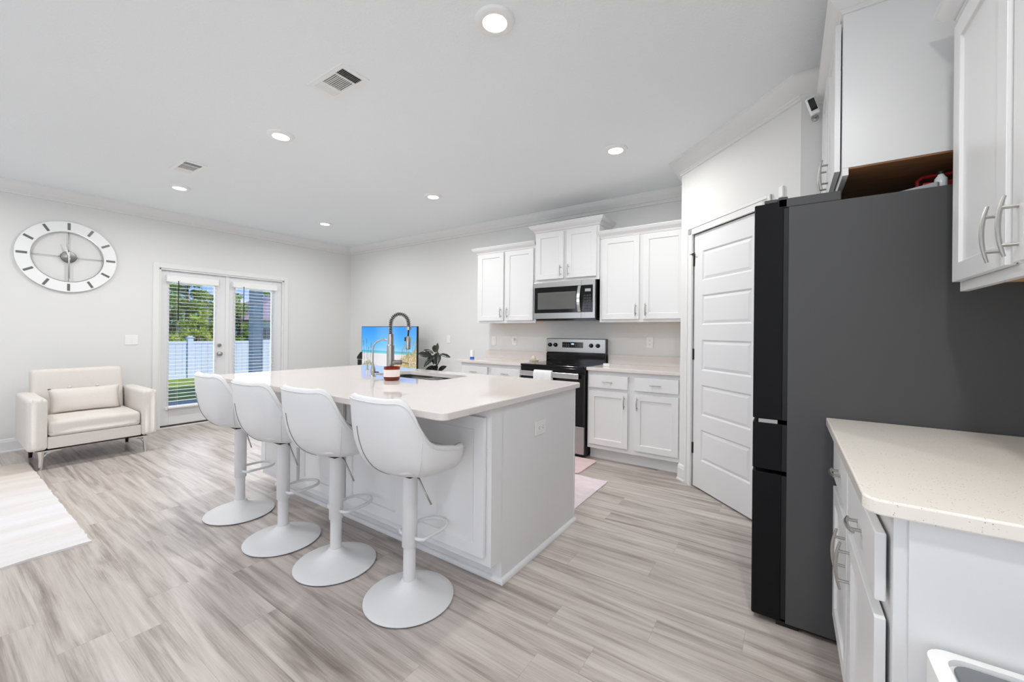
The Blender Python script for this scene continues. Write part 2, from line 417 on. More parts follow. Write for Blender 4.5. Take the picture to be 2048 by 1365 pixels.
# left wall with door opening
b = NB()
box(b, XL - T, XL, RW - T, D0, 0, CH); box(b, XL - T, XL, D1, YB + T, 0, CH); box(b, XL - T, XL, D0, D1, DH, CH)
struct('wall_left', b, M_WALL, 'white wall with the clock and the glazed double door')
b = NB(); box(b, XL, XR + T, YB, YB + T, 0, CH)
struct('wall_back', b, M_WALL, 'white wall behind the range and cabinets')
b = NB(); box(b, XR, XR + T, RW - T, SW[0], 0, CH); box(b, XR, XR + T, SW[1], YB, 0, CH); box(b, XR, XR + T, SW[0], SW[1], 0, .7); box(b, XR, XR + T, SW[0], SW[1], 2.2, CH)
struct('wall_right', b, M_WALL, 'white wall behind the refrigerator')
# rear wall with two windows added for fill light (behind the viewer)
b = NB()
xs = [XL] + [v for w in WINS for v in w] + [XR]
for i in range(0, len(xs), 2): box(b, xs[i], xs[i + 1], RW - T, RW, 0, CH)
for w0, w1 in WINS:
    box(b, w0, w1, RW - T, RW, 0, 0.6); box(b, w0, w1, RW - T, RW, 2.3, CH)
struct('wall_rear', b, M_WALL, 'unseen white wall with two added windows')
for i, (w0, w1) in enumerate(WINS):
    b = NB(); xm = (w0 + w1) / 2
    for x0, x1, z0, z1 in ((w0, w0 + .05, .6, 2.3), (w1 - .05, w1, .6, 2.3), (w0, w1, .6, .65), (w0, w1, 2.25, 2.3), (w0, w1, 1.43, 1.47)):
        box(b, x0, x1, RW - .09, RW - .04, z0, z1)
    struct('window_%d' % (i + 1), b, M_TRIM, 'added white window frame in the unseen rear wall')
b = NB()
for y0, y1, z0, z1 in ((SW[0], SW[0] + .05, .7, 2.2), (SW[1] - .05, SW[1], .7, 2.2), (SW[0], SW[1], .7, .75), (SW[0], SW[1], 2.15, 2.2)):
    box(b, XR + .04, XR + .09, y0, y1, z0, z1)
struct('window_3', b, M_TRIM, 'added white window frame in the unseen part of the right wall')
# pantry walls
b = NB(); prism(b, [(PX, YB), (PX, PY), (PX + .12, PY + .05), (PX + .12, YB)], 0, CH)
struct('wall_pantry_side', b, M_WALL, 'narrow white pantry side wall at the end of the counter')
# diagonal wall with door opening: built in its own frame (x along the wall, y into the pantry)
DL = math.hypot(QX - PX, QY - PY); DROT = math.radians(-45)
s0, s1, PDH = 0.165, 0.885, 2.075
def drot(bm): bmesh.ops.transform(bm, matrix=Matrix.Translation((PX, PY, 0)) @ Matrix.Rotation(DROT, 4, 'Z'), verts=bm.verts)
b = NB(); box(b, 0, s0, 0, .12, 0, CH); box(b, s1, DL, 0, .12, 0, CH); box(b, s0, s1, 0, .12, PDH, CH); drot(b)
struct('wall_pantry', b, M_WALL, 'white diagonal pantry wall')
b = NB(); box(b, QX, XR, QY, QY + .12, 0, CH)
struct('wall_fridge', b, M_WALL, 'short white wall beside the refrigerator')

# crown moulding
CP = [(0, .0), (.095, .0), (.095, -.012), (.088, -.018), (.084, -.03), (.070, -.050), (.050, -.066), (.034, -.078), (.026, -.090), (.022, -.092), (.022, -.100), (.014, -.106), (.014, -.118), (0, -.122)]
def crownprof(z, s=1.0): return [(o * s, z + d * s) for o, d in CP]
b = NB(); sweep(b, [(XL, RW), (XL, YB), (PX, YB), (PX, PY), (QX, QY), (XR, QY), (XR, RW)], crownprof(CH))
struct('trim_1', b, M_TRIM, 'white crown moulding round the ceiling', smooth='auto')
# baseboards
BP = [(0, 0), (.022, 0), (.022, .012), (.015, .02), (.015, .105), (.012, .115), (.012, .122), (.006, .135), (0, .137)]
b = NB(); sweep(b, [(XL, RW), (XL, D0 - .062)], BP); sweep(b, [(XL, D1 + .062), (XL, YB), (-3.38, YB)], BP)
struct('baseboard_left', b, M_TRIM, 'white baseboard along the left and back walls')
b = NB()
dd = Vector((1, -1)).normalized(); p1 = Vector((PX, PY)) + dd * (s0 - .075)
sweep(b, [(PX, PY + .12), (PX, PY), (p1.x, p1.y)], BP)
struct('baseboard_pantry', b, M_TRIM, 'white baseboard stub left of the pantry door')

# ------------------------------------------------------------------ french doors in the left wall
b = NB()
cw = 0.062
box(b, XL, XL + .016, D0 - cw, D0, 0, DH + cw); box(b, XL, XL + .016, D1, D1 + cw, 0, DH + cw); box(b, XL, XL + .016, D0, D1, DH, DH + cw)
for y0, y1, z0, z1 in ((D0, D0 + .02, 0, DH), (D1 - .02, D1, 0, DH), (D0, D1, DH - .02, DH)): box(b, XL - T, XL + .004, y0, y1, z0, z1)
struct('trim_2', b, M_TRIM, 'white casing round the glazed double door', bevel=.003)
b = NB(); box(b, XL - T, XL - .02, D0 + .02, D1 - .02, 0, .028)
struct('trim_3', b, M_THRESH, 'brown door threshold')
b = NB(); box(b, XL - .02, XL + .006, D0 + .0, D1, 0, .012)
struct('trim_4', b, M_TRIM, 'white strip in front of the threshold')
YM = (D0 + D1) / 2
XD = XL - .035          # room face of the leaves
GZ0, GZ1 = .27, 1.86
def leaf(idx, y0, y1, g0, g1):
    b = NB()
    box(b, XD - .045, XD, y0, g0, .03, DH - .022); box(b, XD - .045, XD, g1, y1, .03, DH - .022)
    box(b, XD - .045, XD, g0, g1, .03, GZ0); box(b, XD - .045, XD, g0, g1, GZ1, DH - .022)
    for a0, a1, c0, c1 in ((g0 - .018, g0, GZ0 - .018, GZ1 + .018), (g1, g1 + .018, GZ0 - .018, GZ1 + .018), (g0, g1, GZ0 - .018, GZ0), (g0, g1, GZ1, GZ1 + .018)):
        box(b, XD, XD + .008, a0, a1, c0, c1)
    o = struct('door_%d' % idx, b, M_DOOR, ('left' if idx == 1 else 'right') + ' leaf of the white glazed double door', bevel=.002)
    b = NB(); box(b, XD - .028, XD - .022, g0 - .005, g1 + .005, GZ0 - .005, GZ1 + .005)
    obj('pane', b, M_GLASS, o)
    return o
dl = leaf(1, D0 + .022, YM - .012, 1.80, 2.30)
dr = leaf(2, YM + .012, D1 - .022, 2.55, 3.045)
b = NB(); box(b, XD, XD + .012, YM - .022, YM + .022, .03, DH - .022)
obj('astragal', b, M_TRIM, dr, bevel=.003)
for nm, z, rr in (('deadbolt', 1.045, .026), ('door_knob', .925, .03)):
    b = NB(); lathe(b, [(.001, XD), (rr, XD), (rr, XD + .008), (rr * .5, XD + .012), (rr * .45, XD + .022)] + ([(rr * .9, XD + .032), (rr * .95, XD + .045), (rr * .6, XD + .056), (.001, XD + .058)] if nm == 'door_knob' else [(rr * .8, XD + .024), (rr * .7, XD + .03), (.001, XD + .031)]), cx=2.355, cy=z, seg=20, axis='x')
    tag(obj(nm, b, M_NICKEL, dl, smooth='auto'), 'brushed nickel ' + nm.replace('_', ' '))
def blind(y0, y1, label, wy):
    r = thing('window_blind', label, 'blind', (XD + .0, (y0 + y1) / 2, 0), 0, 'blinds on the glazed double door')
    w = (y1 - y0) / 2
    b = NB(); box(b, .0, .062, -w - .015, w + .015, 1.865, 1.945); obj('headrail', b, M_PLASTIC, r, bevel=.004)
    b = NB(); z = 1.84
    while z > .30:
        vs = box(b, .010, .054, -w + .01, w - .01, z, z + .0018); z -= .047
    obj('slats', b, M_PLASTIC, r)
    b = NB(); box(b, .008, .056, -w + .01, w - .01, .245, .268); obj('bottom_rail', b, M_PLASTIC, r, bevel=.003)
    b = NB()
    for yy in (-w * .62, w * .62):
        for xx in (.009, .055): tube(b, [(xx, yy, .26), (xx, yy, 1.87)], .0008, 4)
    obj('ladder_cord', b, M_PLASTIC, r)
    b = NB(); tube(b, [(.066, wy, 1.88), (.066, wy - .002, 1.37)], .0045, 8); tag(obj('tilt_wand', b, M_BLACKM, r, smooth=True), 'dark tilt wand')
    for s in (-1, 1):
        b = NB(); box(b, 0, .03, s * (w - .0) - .012, s * w + .012, .232, .262); obj('hold_down_bracket', b, M_PLASTIC, r)
    return r
blind(1.775, 2.31, 'open white slatted blind on the left leaf, nearest the armchair', -.165)
blind(2.515, 3.08, 'open white slatted blind on the right leaf, nearest the room corner', -.165)

# ------------------------------------------------------------------ pantry door
b = NB()
w_, t_ = s1 - s0, .035
px0, px1 = s0 + .003, s1 - .003
yf = .012
prof_panels = [(1.925, 1.685), (1.57, 1.33), (1.21, .965), (.85, .605), (.49, .24)]
# slab built as a grid with five raised, moulded panels
ix0, ix1 = s0 + .10, s1 - .10
zs = [.012] + [v for p in reversed(prof_panels) for v in (p[1], p[0])] + [PDH - .003]
def q(bm, a, c, d, e): bm.faces.new([bm.verts.new(v) for v in (a, c, d, e)])
box(b, px0, px1, yf + .012, yf + t_, .012, PDH - .003)
box(b, px0, ix0, yf, yf + .012, .012, PDH - .003); box(b, ix1, px1, yf, yf + .012, .012, PDH - .003)
for i in range(0, len(zs), 2): box(b, ix0, ix1, yf, yf + .012, zs[i], zs[i + 1])
for zt, zb in prof_panels:
    # sloped field standing back up from the groove
    def R(a, c, y): return [b.verts.new(v) for v in ((ix0 + a, y, zb + a), (ix1 - a, y, zb + a), (ix1 - a, y, zt - a), (ix0 + a, y, zt - a))]
    A, B_, C_ = R(0, 0, yf), R(.012, 0, yf + .010), R(.034, 0, yf + .003)
    for i in range(4):
        j = (i + 1) % 4
        b.faces.new((A[i], A[j], B_[j], B_[i])); b.faces.new((B_[i], B_[j], C_[j], C_[i]))
    b.faces.new(C_)
drot(b)
pd = struct('door_3', b, M_DOOR, 'white five-panel pantry door')
for z in (1.86, 1.09, .32):
    b = NB(); tube(b, [(s0 - .001, yf - .006, z - .045), (s0 - .001, yf - .006, z + .045)], .007, 8)
    box(b, s0 - .010, s0 + .010, yf - .001, yf + .002, z - .045, z + .045); drot(b)
    if z > 1.8:
        b2 = NB(); tube(b2, [(s0 - .03, yf - .02, z + .055), (s0 + .04, yf - .025, z + .058)], .004, 8); box(b2, s0 - .012, s0 + .012, yf - .022, yf, z + .045, z + .058); drot(b2)
        tag(obj('door_stop', b2, M_BRONZE, pd, smooth='auto'), 'dark hinge-pin door stop')
    tag(obj('hinge', b, M_BRONZE, pd, smooth='auto'), 'dark bronze hinge')
b = NB()
def case(x0, x1, z0, z1):
    box(b, x0, x1, -.014, 0, z0, z1)
box(b, s0 - .072, s0 - .004, -.011, 0, 0, PDH + .070); box(b, s0 - .072, s0 - .050, -.017, 0, 0, PDH + .070)
box(b, s1 + .004, s1 + .072, -.011, 0, 0, PDH + .070); box(b, s1 + .050, s1 + .072, -.017, 0, 0, PDH + .070)
box(b, s0 - .050, s1 + .050, -.011, 0, PDH + .002, PDH + .070); box(b, s0 - .050, s1 + .050, -.017, 0, PDH + .050, PDH + .070)
box(b, s0 - .006, s0, -.002, .12, 0, PDH + .006); box(b, s1, s1 + .006, -.002, .12, 0, PDH + .006); box(b, s0, s1, -.002, .12, PDH, PDH + .006)
drot(b); struct('trim_5', b, M_TRIM, 'white casing round the pantry door', bevel=.002)
# small sensor above the pantry door
b = NB(); box(b, 1.02, 1.05, -.014, 0, 2.10, 2.165); drot(b)
tag(obj('door_sensor', b, M_PLASTIC, bevel=.002), 'small white rectangular sensor high on the pantry wall', 'sensor')

# ------------------------------------------------------------------ cabinets
def pull(parent, x, z, length=.125, vertical=True, m=None, y=-.019, out_=.032, name='handle'):
    """arched bar pull, centre x,z"""
    b = NB(); n = 14; h = length / 2; pts = []; rad = []
    for i in range(n + 1):
        u = -1 + 2 * i / n
        bow = out_ * (1 - .32 * u * u)
        pts.append((x, y - bow, z + u * h) if vertical else (x + u * h, y - bow, z)); rad.append(.0052 - .0016 * u * u)
    tube(b, pts, .005, 8, radii=rad)
    for s in (-1, 1):
        u = s * .62; bow = out_ * (1 - .32 * u * u)
        p = (x, y, z + u * h) if vertical else (x + u * h, y, z)
        q_ = (p[0], y - bow, p[2])
        tube(b, [p, q_], .0045, 8)
    return obj(name, b, m or M_NICKEL, parent, smooth='auto')
def cabinet(name, label, cat, loc, rotz, w, h, depth, doors, drawers=(), toe=.10, upper=False, group=None, woodm=None, gap=0.003, hl=.125):
    r = thing(name, label, cat, loc, rotz, group)
    b = NB()
    if upper:
        box(b, 0, w, 0, depth, .03, h)
        box(b, 0, w, 0, .02, 0, .03)
        obj('cabinet_body', b, M_CAB, r, bevel=.0015)
        b = NB(); box(b, .003, w - .003, .0205, depth - .002, .024, .0295); tag(obj('bottom_panel', b, woodm or M_MAPLE, r), 'bare wood underside')
    else:
        box(b, 0, w, 0, depth, toe, h)
        obj('cabinet_body', b, M_CAB, r, bevel=.0015)
        b = NB(); box(b, 0, w, .075, depth, 0, toe); obj('toe_kick', b, M_CAB, r)
    for (x0, x1, z0, z1, hs, hz) in doors:
        b = NB(); shaker(b, x0, x1, z0, z1, y=-gap); d = obj('door', b, M_CAB, r, bevel=.0015)
        if hs:
            hx = x0 + .030 if hs < 0 else x1 - .030
            pull(d, hx, hz, y=-.019 - gap, length=hl)
    for (x0, x1, z0, z1) in drawers:
        b = NB(); box(b, x0, x1, -.019 - gap, -gap, z0, z1); d = obj('drawer', b, M_CAB, r, bevel=.003)
        pull(d, (x0 + x1) / 2, (z0 + z1) / 2, y=-.019 - gap, vertical=False, length=.105, out_=.026)
    return r

YU = 4.06      # face-frame plane of the wall cabinets on the back wall
LU = cabinet('wall_cabinet', 'white two-door wall cabinet left of the microwave', 'cabinet', (-3.31, YU, 1.372), 0, .88, .905, YB - YU,
    [(.035, .425, .03, .875, 1, .125), (.462, .852, .03, .875, -1, .125)], upper=True, group='wall cabinets over the range counter')
b = NB(); sweep(b, [(0, YB - YU), (0, 0), (.878, 0)], crownprof(.955, .62), side=1); obj('crown_moulding', b, M_CAB, LU, smooth='auto')
MU = cabinet('wall_cabinet', 'short white two-door wall cabinet above the microwave', 'cabinet', (-2.428, YU - .02, 1.83), 0, .785, .60, YB - YU + .02,
    [(.022, .372, .035, .565, 1, .12), (.410, .760, .035, .565, -1, .12)], upper=True, group='wall cabinets over the range counter')
b = NB(); sweep(b, [(0, YB - YU + .02), (0, 0), (.785, 0), (.785, YB - YU + .02)], crownprof(.66, .66), side=1); obj('crown_moulding', b, M_CAB, MU, smooth='auto')
RU = cabinet('wall_cabinet', 'white two-door wall cabinet between microwave and pantry wall', 'cabinet', (-1.641, YU, 1.372), 0, .879, .905, YB - YU,
    [(.030, .420, .03, .875, 1, .125), (.458, .848, .03, .875, -1, .125)], upper=True, group='wall cabinets over the range counter')
b = NB(); sweep(b, [(.002, 0), (.877, 0)], crownprof(.955, .62), side=1); obj('crown_moulding', b, M_CAB, RU, smooth='auto')

YBC = 3.785    # base cabinet face frame
cabinet('base_cabinet', 'white base cabinet with two drawers right of the range', 'cabinet', (-1.648, YBC, 0), 0, .882, .884, YB - YBC - .024,
    [(.022, .412, .16, .69, 1, .60), (.474, .864, .16, .69, -1, .60)], [(.022, .412, .72, .845), (.474, .864, .72, .845)], toe=.115, group='base cabinets along the range wall')
cabinet('base_cabinet', 'white base cabinet with two drawers left of the range', 'cabinet', (-3.33, YBC, 0), 0, .90, .884, YB - YBC - .024,
    [(.022, .418, .16, .69, 1, .60), (.482, .878, .16, .69, -1, .60)], [(.022, .418, .72, .845), (.482, .878, .72, .845)], toe=.115, group='base cabinets along the range wall')
# counters on the range wall
def counter(label, pts, z0, z1, m, splash, name='countertop'):
    r = thing(name, label, 'countertop', (0, 0, 0))
    b = NB(); prism(b, pts, z0, z1); obj('slab', b, m, r, bevel=.004)
    for s in splash:
        b = NB(); box(b, *s); obj('backsplash', b, m, r, bevel=.002)
    return r
counter('pale quartz worktop with low splash right of the range', [(-1.652, 3.75), (-.762, 3.75), (-.762, YB - .001), (-1.652, YB - .001)], .886, .918, M_QUARTZ, [(-1.652, -.785, YB - .02, YB - .001, .918, 1.018), (-.782, -.762, 3.80, YB - .001, .918, 1.018)])
counter('pale quartz worktop with low splash left of the range', rrect(-3.385, -2.425, 3.75, YB - .001, .004), .886, .918, M_QUARTZ, [(-3.385, -2.425, YB - .02, YB - .001, .918, 1.018)])

# ------------------------------------------------------------------ microwave
r = thing('microwave', 'stainless steel over-the-range microwave with black side', 'microwave', (-2.415, 3.985, 1.395))
W = .755
b = NB(); box(b, 0, W, .022, YB - 3.985 - .004, .022, .43); box(b, .01, W - .01, .05, YB - 4.0, .0, .022); obj('housing', b, M_BLACK, r, bevel=.003)
b = NB(); box(b, 0, W - .005, 0, .022, .02, .432); obj('front_frame', b, M_STEEL, r, bevel=.003)
b = NB(); box(b, .015, .592, -.006, 0, .085, .375); d = obj('door_window', b, M_BLACK, r, bevel=.003)
b = NB(); box(b, .06, .535, -.0075, -.0055, .125, .315); tag(obj('window_mesh', b, mat('microwave_window', (92, 92, 90), .25, vary=.05), d), 'grey see-through screen')
b = NB(); box(b, .600, .725, -.006, 0, .085, .375); k = obj('control_panel', b, M_BLACK, r, bevel=.003)
b = NB(); box(b, .640, .705, -.0075, -.006, .305, .335); obj('display', b, M_LCD, k)
b = NB()
for i in range(3):
    for j in range(6): box(b, .632 + i * .028, .652 + i * .028, -.0072, -.006, .115 + j * .028, .130 + j * .028)
obj('keypad', b, mat('keypad_grey', (58, 58, 60), .4, vary=.1), k)
b = NB(); pts = [(.575 - 0 * i, -.012 - .035 * math.sin(PI * (i / 12) ** .9) - .004, .09 + .28 * i / 12) for i in range(13)]
for i in range(12):
    a, c = pts[i], pts[i + 1]
    v = [b.verts.new(p) for p in ((a[0] - .012, a[1], a[2]), (a[0] + .022, a[1], a[2]), (c[0] + .022, c[1], c[2]), (c[0] - .012, c[1], c[2]), (a[0] - .012, a[1] + .012, a[2]), (a[0] + .022, a[1] + .012, a[2]), (c[0] + .022, c[1] + .012, c[2]), (c[0] - .012, c[1] + .012, c[2]))]
    for f in ((0, 1, 2, 3), (7, 6, 5, 4), (0, 3, 7, 4), (1, 5, 6, 2)): b.faces.new([v[k_] for k_ in f])
    if i == 0: b.faces.new([v[0], v[4], v[5], v[1]])
    if i == 11: b.faces.new([v[3], v[2], v[6], v[7]])
bmesh.ops.remove_doubles(b, verts=b.verts, dist=1e-5)
obj('handle', b, mat('polished_steel', (225, 225, 225), .18, 1, vary=.03), r, smooth='auto')
b = NB(); box(b, .594, .596, -.001, .001, .02, .43); obj('door_gap', b, M_BLACKM, r)

# ------------------------------------------------------------------ range
r = thing('range', 'stainless and black electric range with a knobbed backguard', 'stove', (-2.415, 3.735, 0))
b = NB(); box(b, 0, W, .02, YB - 3.735 - .01, .02, .895); obj('body', b, M_BLACKM, r, bevel=.002)
b = NB(); box(b, -.002, W + .002, -.012, .56, .895, .918); ck = obj('cooktop', b, M_BLACK, r, bevel=.004)
for cx, cy, rr in ((.19, .15, .10), (.57, .15, .08), (.19, .40, .08), (.57, .40, .10)):
    b = NB(); lathe(b, [(rr, .9183), (rr, .9186), (rr - .004, .9186), (rr - .004, .9183)], cx, cy, 40, closed=True)
    obj('burner_ring', b, mat('burner_grey', (70, 70, 72), .3, vary=.05), ck)
b = NB(); box(b, 0, W, -.006, .02, .845, .893); obj('vent_strip', b, M_BLACK, r, bevel=.002)
b = NB(); box(b, .004, W - .004, -.012, .02, .325, .84); od = obj('oven_door', b, M_BLACK, r, bevel=.003)
b = NB(); box(b, .10, W - .10, -.014, -.0115, .40, .70); obj('door_window', b, M_GLASSD, od)
b = NB(); box(b, .02, W - .045, -.058, -.044, .795, .85); box(b, .035, .06, -.045, -.012, .805, .84); box(b, W - .085, W - .06, -.045, -.012, .805, .84)
obj('handle', b, mat('polished_steel', (225, 225, 225), .18, 1), od, bevel=.004)
b = NB(); box(b, .004, W - .004, -.008, .02, .04, .315); obj('storage_drawer', b, M_STEEL, r, bevel=.003)
b = NB(); box(b, 0, W, .56, .60, .90, 1.02); box(b, .0, W, .575, YB - 3.735 - .012, .90, 1.192); obj('backguard', b, M_BLACK, r, bevel=.004)
b = NB(); box(b, .004, W - .004, .552, .576, 1.03, 1.188); bg_ = obj('control_panel', b, M_STEEL, r, bevel=.004)
b = NB(); box(b, .22, .485, .549, .552, 1.085, 1.150); k = obj('display_panel', b, M_BLACK, bg_, bevel=.001)
b = NB(); box(b, .338, .372, .548, .549, 1.122, 1.136); obj('clock_digits', b, M_DISPLAY, bg_)
for g0 in (0, 5):
    b = NB()
    for i in range(g0, g0 + 3):
        for j in range(2): box(b, .236 + i * .030, .250 + i * .030, .5483, .549, 1.097 + j * .022, 1.104 + j * .022)
    obj('touch_buttons', b, mat('button_grey', (120, 120, 122), .4, vary=.1), bg_)
for x in (.055, .130, .585, .665):
    b = NB(); lathe(b, [(.024, .552), (.024, .545), (.020, .540), (.018, .525), (.001, .523)], cx=x, cy=1.115, seg=24, axis='y'); box(b, x - .003, x + .003, .518, .524, 1.10, 1.132)
    tag(obj('knob', b, M_BLACK, bg_, smooth='auto'), 'black burner knob')
# towel over the oven handle
b = NB(); nx, ny = 14, 16
x0, x1 = -2.415 + .20, -2.415 + .415
path = []
for i in range(ny + 1):
    u = i / ny
    if u < .3: path.append((-.040 + .001, .64 + .18 * u / .3))
    elif u < .45: a = PI * (u - .3) / .15; path.append((-.051 + .012 * math.cos(a), .853 + .010 * math.sin(a)))
    else: path.append((-.0635, .852 - .25 * (u - .45) / .55))
g = [[b.verts.new((x0 + (x1 - x0) * j / nx, 3.735 + p[0] - (.004 * (1 + math.sin(j * 1.3 + i * .1)) if i > 7 else 0), p[1])) for j in range(nx + 1)] for i, p in enumerate(path)]
for i in range(ny):
    for j in range(nx): b.faces.new((g[i][j], g[i][j + 1], g[i + 1][j + 1], g[i + 1][j]))
o = obj('dish_towel', b, M_TOWEL, smooth=True); m_ = o.modifiers.new('sol', 'SOLIDIFY'); m_.thickness = .003; m_.offset = 1
tag(o, 'white dish towel hanging from the oven handle', 'towel')

# small things on the back counter and wall
r = thing('canister', 'small white canister with a blue base on the left counter', 'canister', (-3.33, 3.99, .918))
b = NB(); lathe(b, [(.024, .022), (.026, .024), (.026, .10), (.022, .112), (.014, .114), (.001, .115)], seg=24); obj('body', b, M_PLASTIC, r, smooth='auto')
b = NB(); lathe(b, [(.026, 0), (.028, .002), (.028, .022), (.024, .0225)], seg=24); tag(obj('base', b, M_BLUE, r, smooth='auto'), 'blue base')
r = thing('spoon_rest', 'beige ceramic dish left of the range backguard', 'dish', (-2.50, 4.14, .918))
b = NB(); lathe(b, [(.045, 0), (.06, .006), (.062, .012), (.05, .012), (.03, .008), (.001, .008)], seg=28); obj('saucer', b, M_BEIGE, r, smooth='auto')
b = NB(); bmesh.ops.create_uvsphere(b, u_segments=20, v_segments=12, radius=.03, matrix=Matrix.Translation((.0, 0, .036)) @ Matrix.Diagonal((1, .6, 1, 1))); obj('dish_rim', b, M_BEIGE, r, smooth=True)
r = thing('charger', 'small white block with a cable right of the range', 'charger', (-1.52, 3.99, .918), .3)
b = NB(); box(b, -.045, .02, -.02, .02, 0, .028); obj('block', b, M_PLASTIC, r, bevel=.004)
b = NB(); tube(b, [(.02, 0, .014), (.04, .005, .012), (.07, .03, .004), (.09, .02, .004)], .003, 8); obj('cable', b, M_PLASTIC, r, smooth=True)
def plate(name, label, cat, loc, rotz, kind='outlet', w=.072, h=.116, rot90=False, group=None):
    """wall plate facing local -y"""
    r = thing(name, label, cat, loc, rotz, group)
    b = NB(); box(b, -w / 2, w / 2, -.006, 0, -h / 2, h / 2); p = obj('plate', b, M_PLASTIC, r, bevel=.0025)
    if kind == 'outlet':
        for s in (-1, 1):
            cx, cz = (s * .020, 0) if rot90 else (0, s * .020)
            b = NB(); box(b, cx - .0155, cx + .0155, -.0075, -.006, cz - .0145, cz + .0145); f = obj('receptacle', b, M_PLASTIC, r, bevel=.001)
            b = NB()
            for sx, sz, ww, hh in ((-.006, .003, .001, .0045), (.006, .003, .001, .0035), (0, -.007, .002, .002)):
                if rot90: sx, sz, ww, hh = sz, sx, hh, ww
                box(b, cx + sx - ww, cx + sx + ww, -.0078, -.0074, cz + sz - hh, cz + sz + hh)
            obj('slots', b, M_BLACKM, f)
    else:
        n = 2 if w > .09 else 1
        for i in range(n):
            cx = (i - (n - 1) / 2) * .046
            b = NB(); box(b, cx - .0165, cx + .0165, -.0085, -.006, -.033, .033); obj('rocker', b, M_PLASTIC, r, bevel=.001)
    return r
plate('light_switch', 'white switch plate on the wall above the left counter', 'switch', (-3.265, YB, 1.145), 0, 'switch', group='wall plates over the back counter')
o = plate('power_outlet', 'white outlet with a charger plugged in above the left counter', 'outlet', (-2.93, YB, 1.15), 0)
plate('power_outlet', 'white outlet above the counter right of the range', 'outlet', (-1.20, YB, 1.165), 0)
plate('light_switch', 'white switch plate on the wall beside the television', 'switch', (-4.09, YB, 1.15), 0, 'switch')
plate('power_outlet', 'white sideways outlet on the island end panel', 'outlet', (-1.168, 2.012, .71), math.radians(90), rot90=True, w=.116, h=.078)
plate('light_switch', 'white double rocker switch between the clock and the glazed door', 'switch', (XL, 1.435, 1.125), math.radians(90), 'switch', w=.118)
plate('power_outlet', 'white outlet low on the wall beside the armchair', 'outlet', (XL, .36, .40), math.radians(90), w=.118)
r = thing('plug_adapter', 'white boxy adapter plugged in low beside the armchair', 'plug', (XL + .008, .36, .36))
b = NB(); box(b, 0, .04, -.07, .035, -.045, .0); obj('housing', b, M_PLASTIC, r, bevel=.006)
r = thing('phone_charger', 'white plug with a thin cable over the left counter', 'plug', (-2.93, YB - .008, 1.17))
b = NB(); box(b, -.018, .018, -.045, 0, -.016, .016); obj('plug', b, M_PLASTIC, r, bevel=.004)
b = NB(); tube(b, [(-.018, -.03, 0), (-.05, -.03, .004), (-.09, -.028, -.01), (-.14, -.022, -.045), (-.19, -.015, -.095), (-.22, -.01, -.14), (-.23, -.012, -.20), (-.22, -.04, -.247)], .0018, 6); obj('cable', b, M_PLASTIC, r, smooth=True)

# ------------------------------------------------------------------ island
IX0, IX1, IY0, IY1 = -3.46, -1.175, 1.555, 2.46
r = thing('kitchen_island', 'white panelled island base under the long quartz worktop', 'kitchen island', (0, 0, 0))
b = NB(); box(b, IX0, IX1, IY0, IY1, .115, .68); box(b, IX0, IX1, IY0, 1.95, .68, .883); box(b, IX0, IX1, 2.40, IY1, .68, .883); box(b, IX0, -2.74, 1.95, 2.40, .68, .883); box(b, -1.945, IX1, 1.95, 2.40, .68, .883); box(b, IX0 + .055, IX1, IY0 + .09, IY1 - .0, 0, .115); obj('cabinet_body', b, M_CAB, r, bevel=.0015)
b = NB(); box(b, IX1 - .001, IX1 + .005, IY0 + .09, IY1 + .004, .0, .883); box(b, IX1 - .001, IX1 + .005, IY0, IY0 + .091, .115, .883); obj('end_panel', b, M_CAB, r)
b = NB(); box(b, IX1 - .012, IX1 + .009, IY1 + .001, IY1 + .018, .0, .883); obj('corner_trim', b, M_CAB, r, bevel=.002)
SH = [(0, 0), (.018, 0), (.018, .006), (.014, .016), (.006, .022), (0, .024)]
b = NB(); sweep(b, [(IX0 + .055, IY1), (IX0 + .055, IY0 + .09), (IX1 + .005, IY0 + .09), (IX1 + .005, IY1 + .02)], SH, side=1); obj('shoe_moulding', b, M_CAB, r, smooth='auto')
for x0, x1, hs in ((-3.435, -2.905, 0), (-2.865, -2.345, 0), (-2.31, -1.775, 0), (-1.735, -1.20, 0)):
    b = NB(); shaker(b, x0, x1, .16, .84, y=IY0 - .004, rail=.062, t=.02); obj('door', b, M_CAB, r, bevel=.0015)
b = NB(); box(b, -1.71, -1.69, IY0 - .05, IY0 - .024, .842, .862); box(b, -1.715, -1.66, IY0 - .056, IY0 - .044, .835, .850); tag(obj('child_lock', b, mat('brown_latch', (120, 96, 84), .5, vary=.1), r), 'small brown latch')

# worktop with sink cut-out (mesh grid of strips around the opening)
CTZ0, CTZ1 = .888, .920
sx0, sx1, sy0, sy1, sr = -2.70, -1.985, 1.985, 2.37, .07
outer = []
CX0, CX1, CY0, CY1 = -3.50, -1.145, 1.195, 2.525
b = NB()
def ringpts(x0, x1, y0, y1, r, n): return rrect(x0, x1, y0, y1, r, n)
po = ringpts(CX0, CX1, CY0, CY1, .035, 8); pi_ = ringpts(sx0, sx1, sy0, sy1, sr, 8)
no = len(po)
vt = [b.verts.new((x, y, CTZ1)) for x, y in po]; vb = [b.verts.new((x, y, CTZ0)) for x, y in po]
wt = [b.verts.new((x, y, CTZ1)) for x, y in pi_]; wb = [b.verts.new((x, y, CTZ0)) for x, y in pi_]
for i in range(no):
    j = (i + 1) % no
    b.faces.new((vt[i], vt[j], wt[j], wt[i])); b.faces.new((vb[j], vb[i], wb[i], wb[j]))
    b.faces.new((vt[j], vt[i], vb[i], vb[j])); b.faces.new((wt[i], wt[j], wb[j], wb[i]))
o = obj('island_countertop', b, M_QUARTZ, bevel=.004)
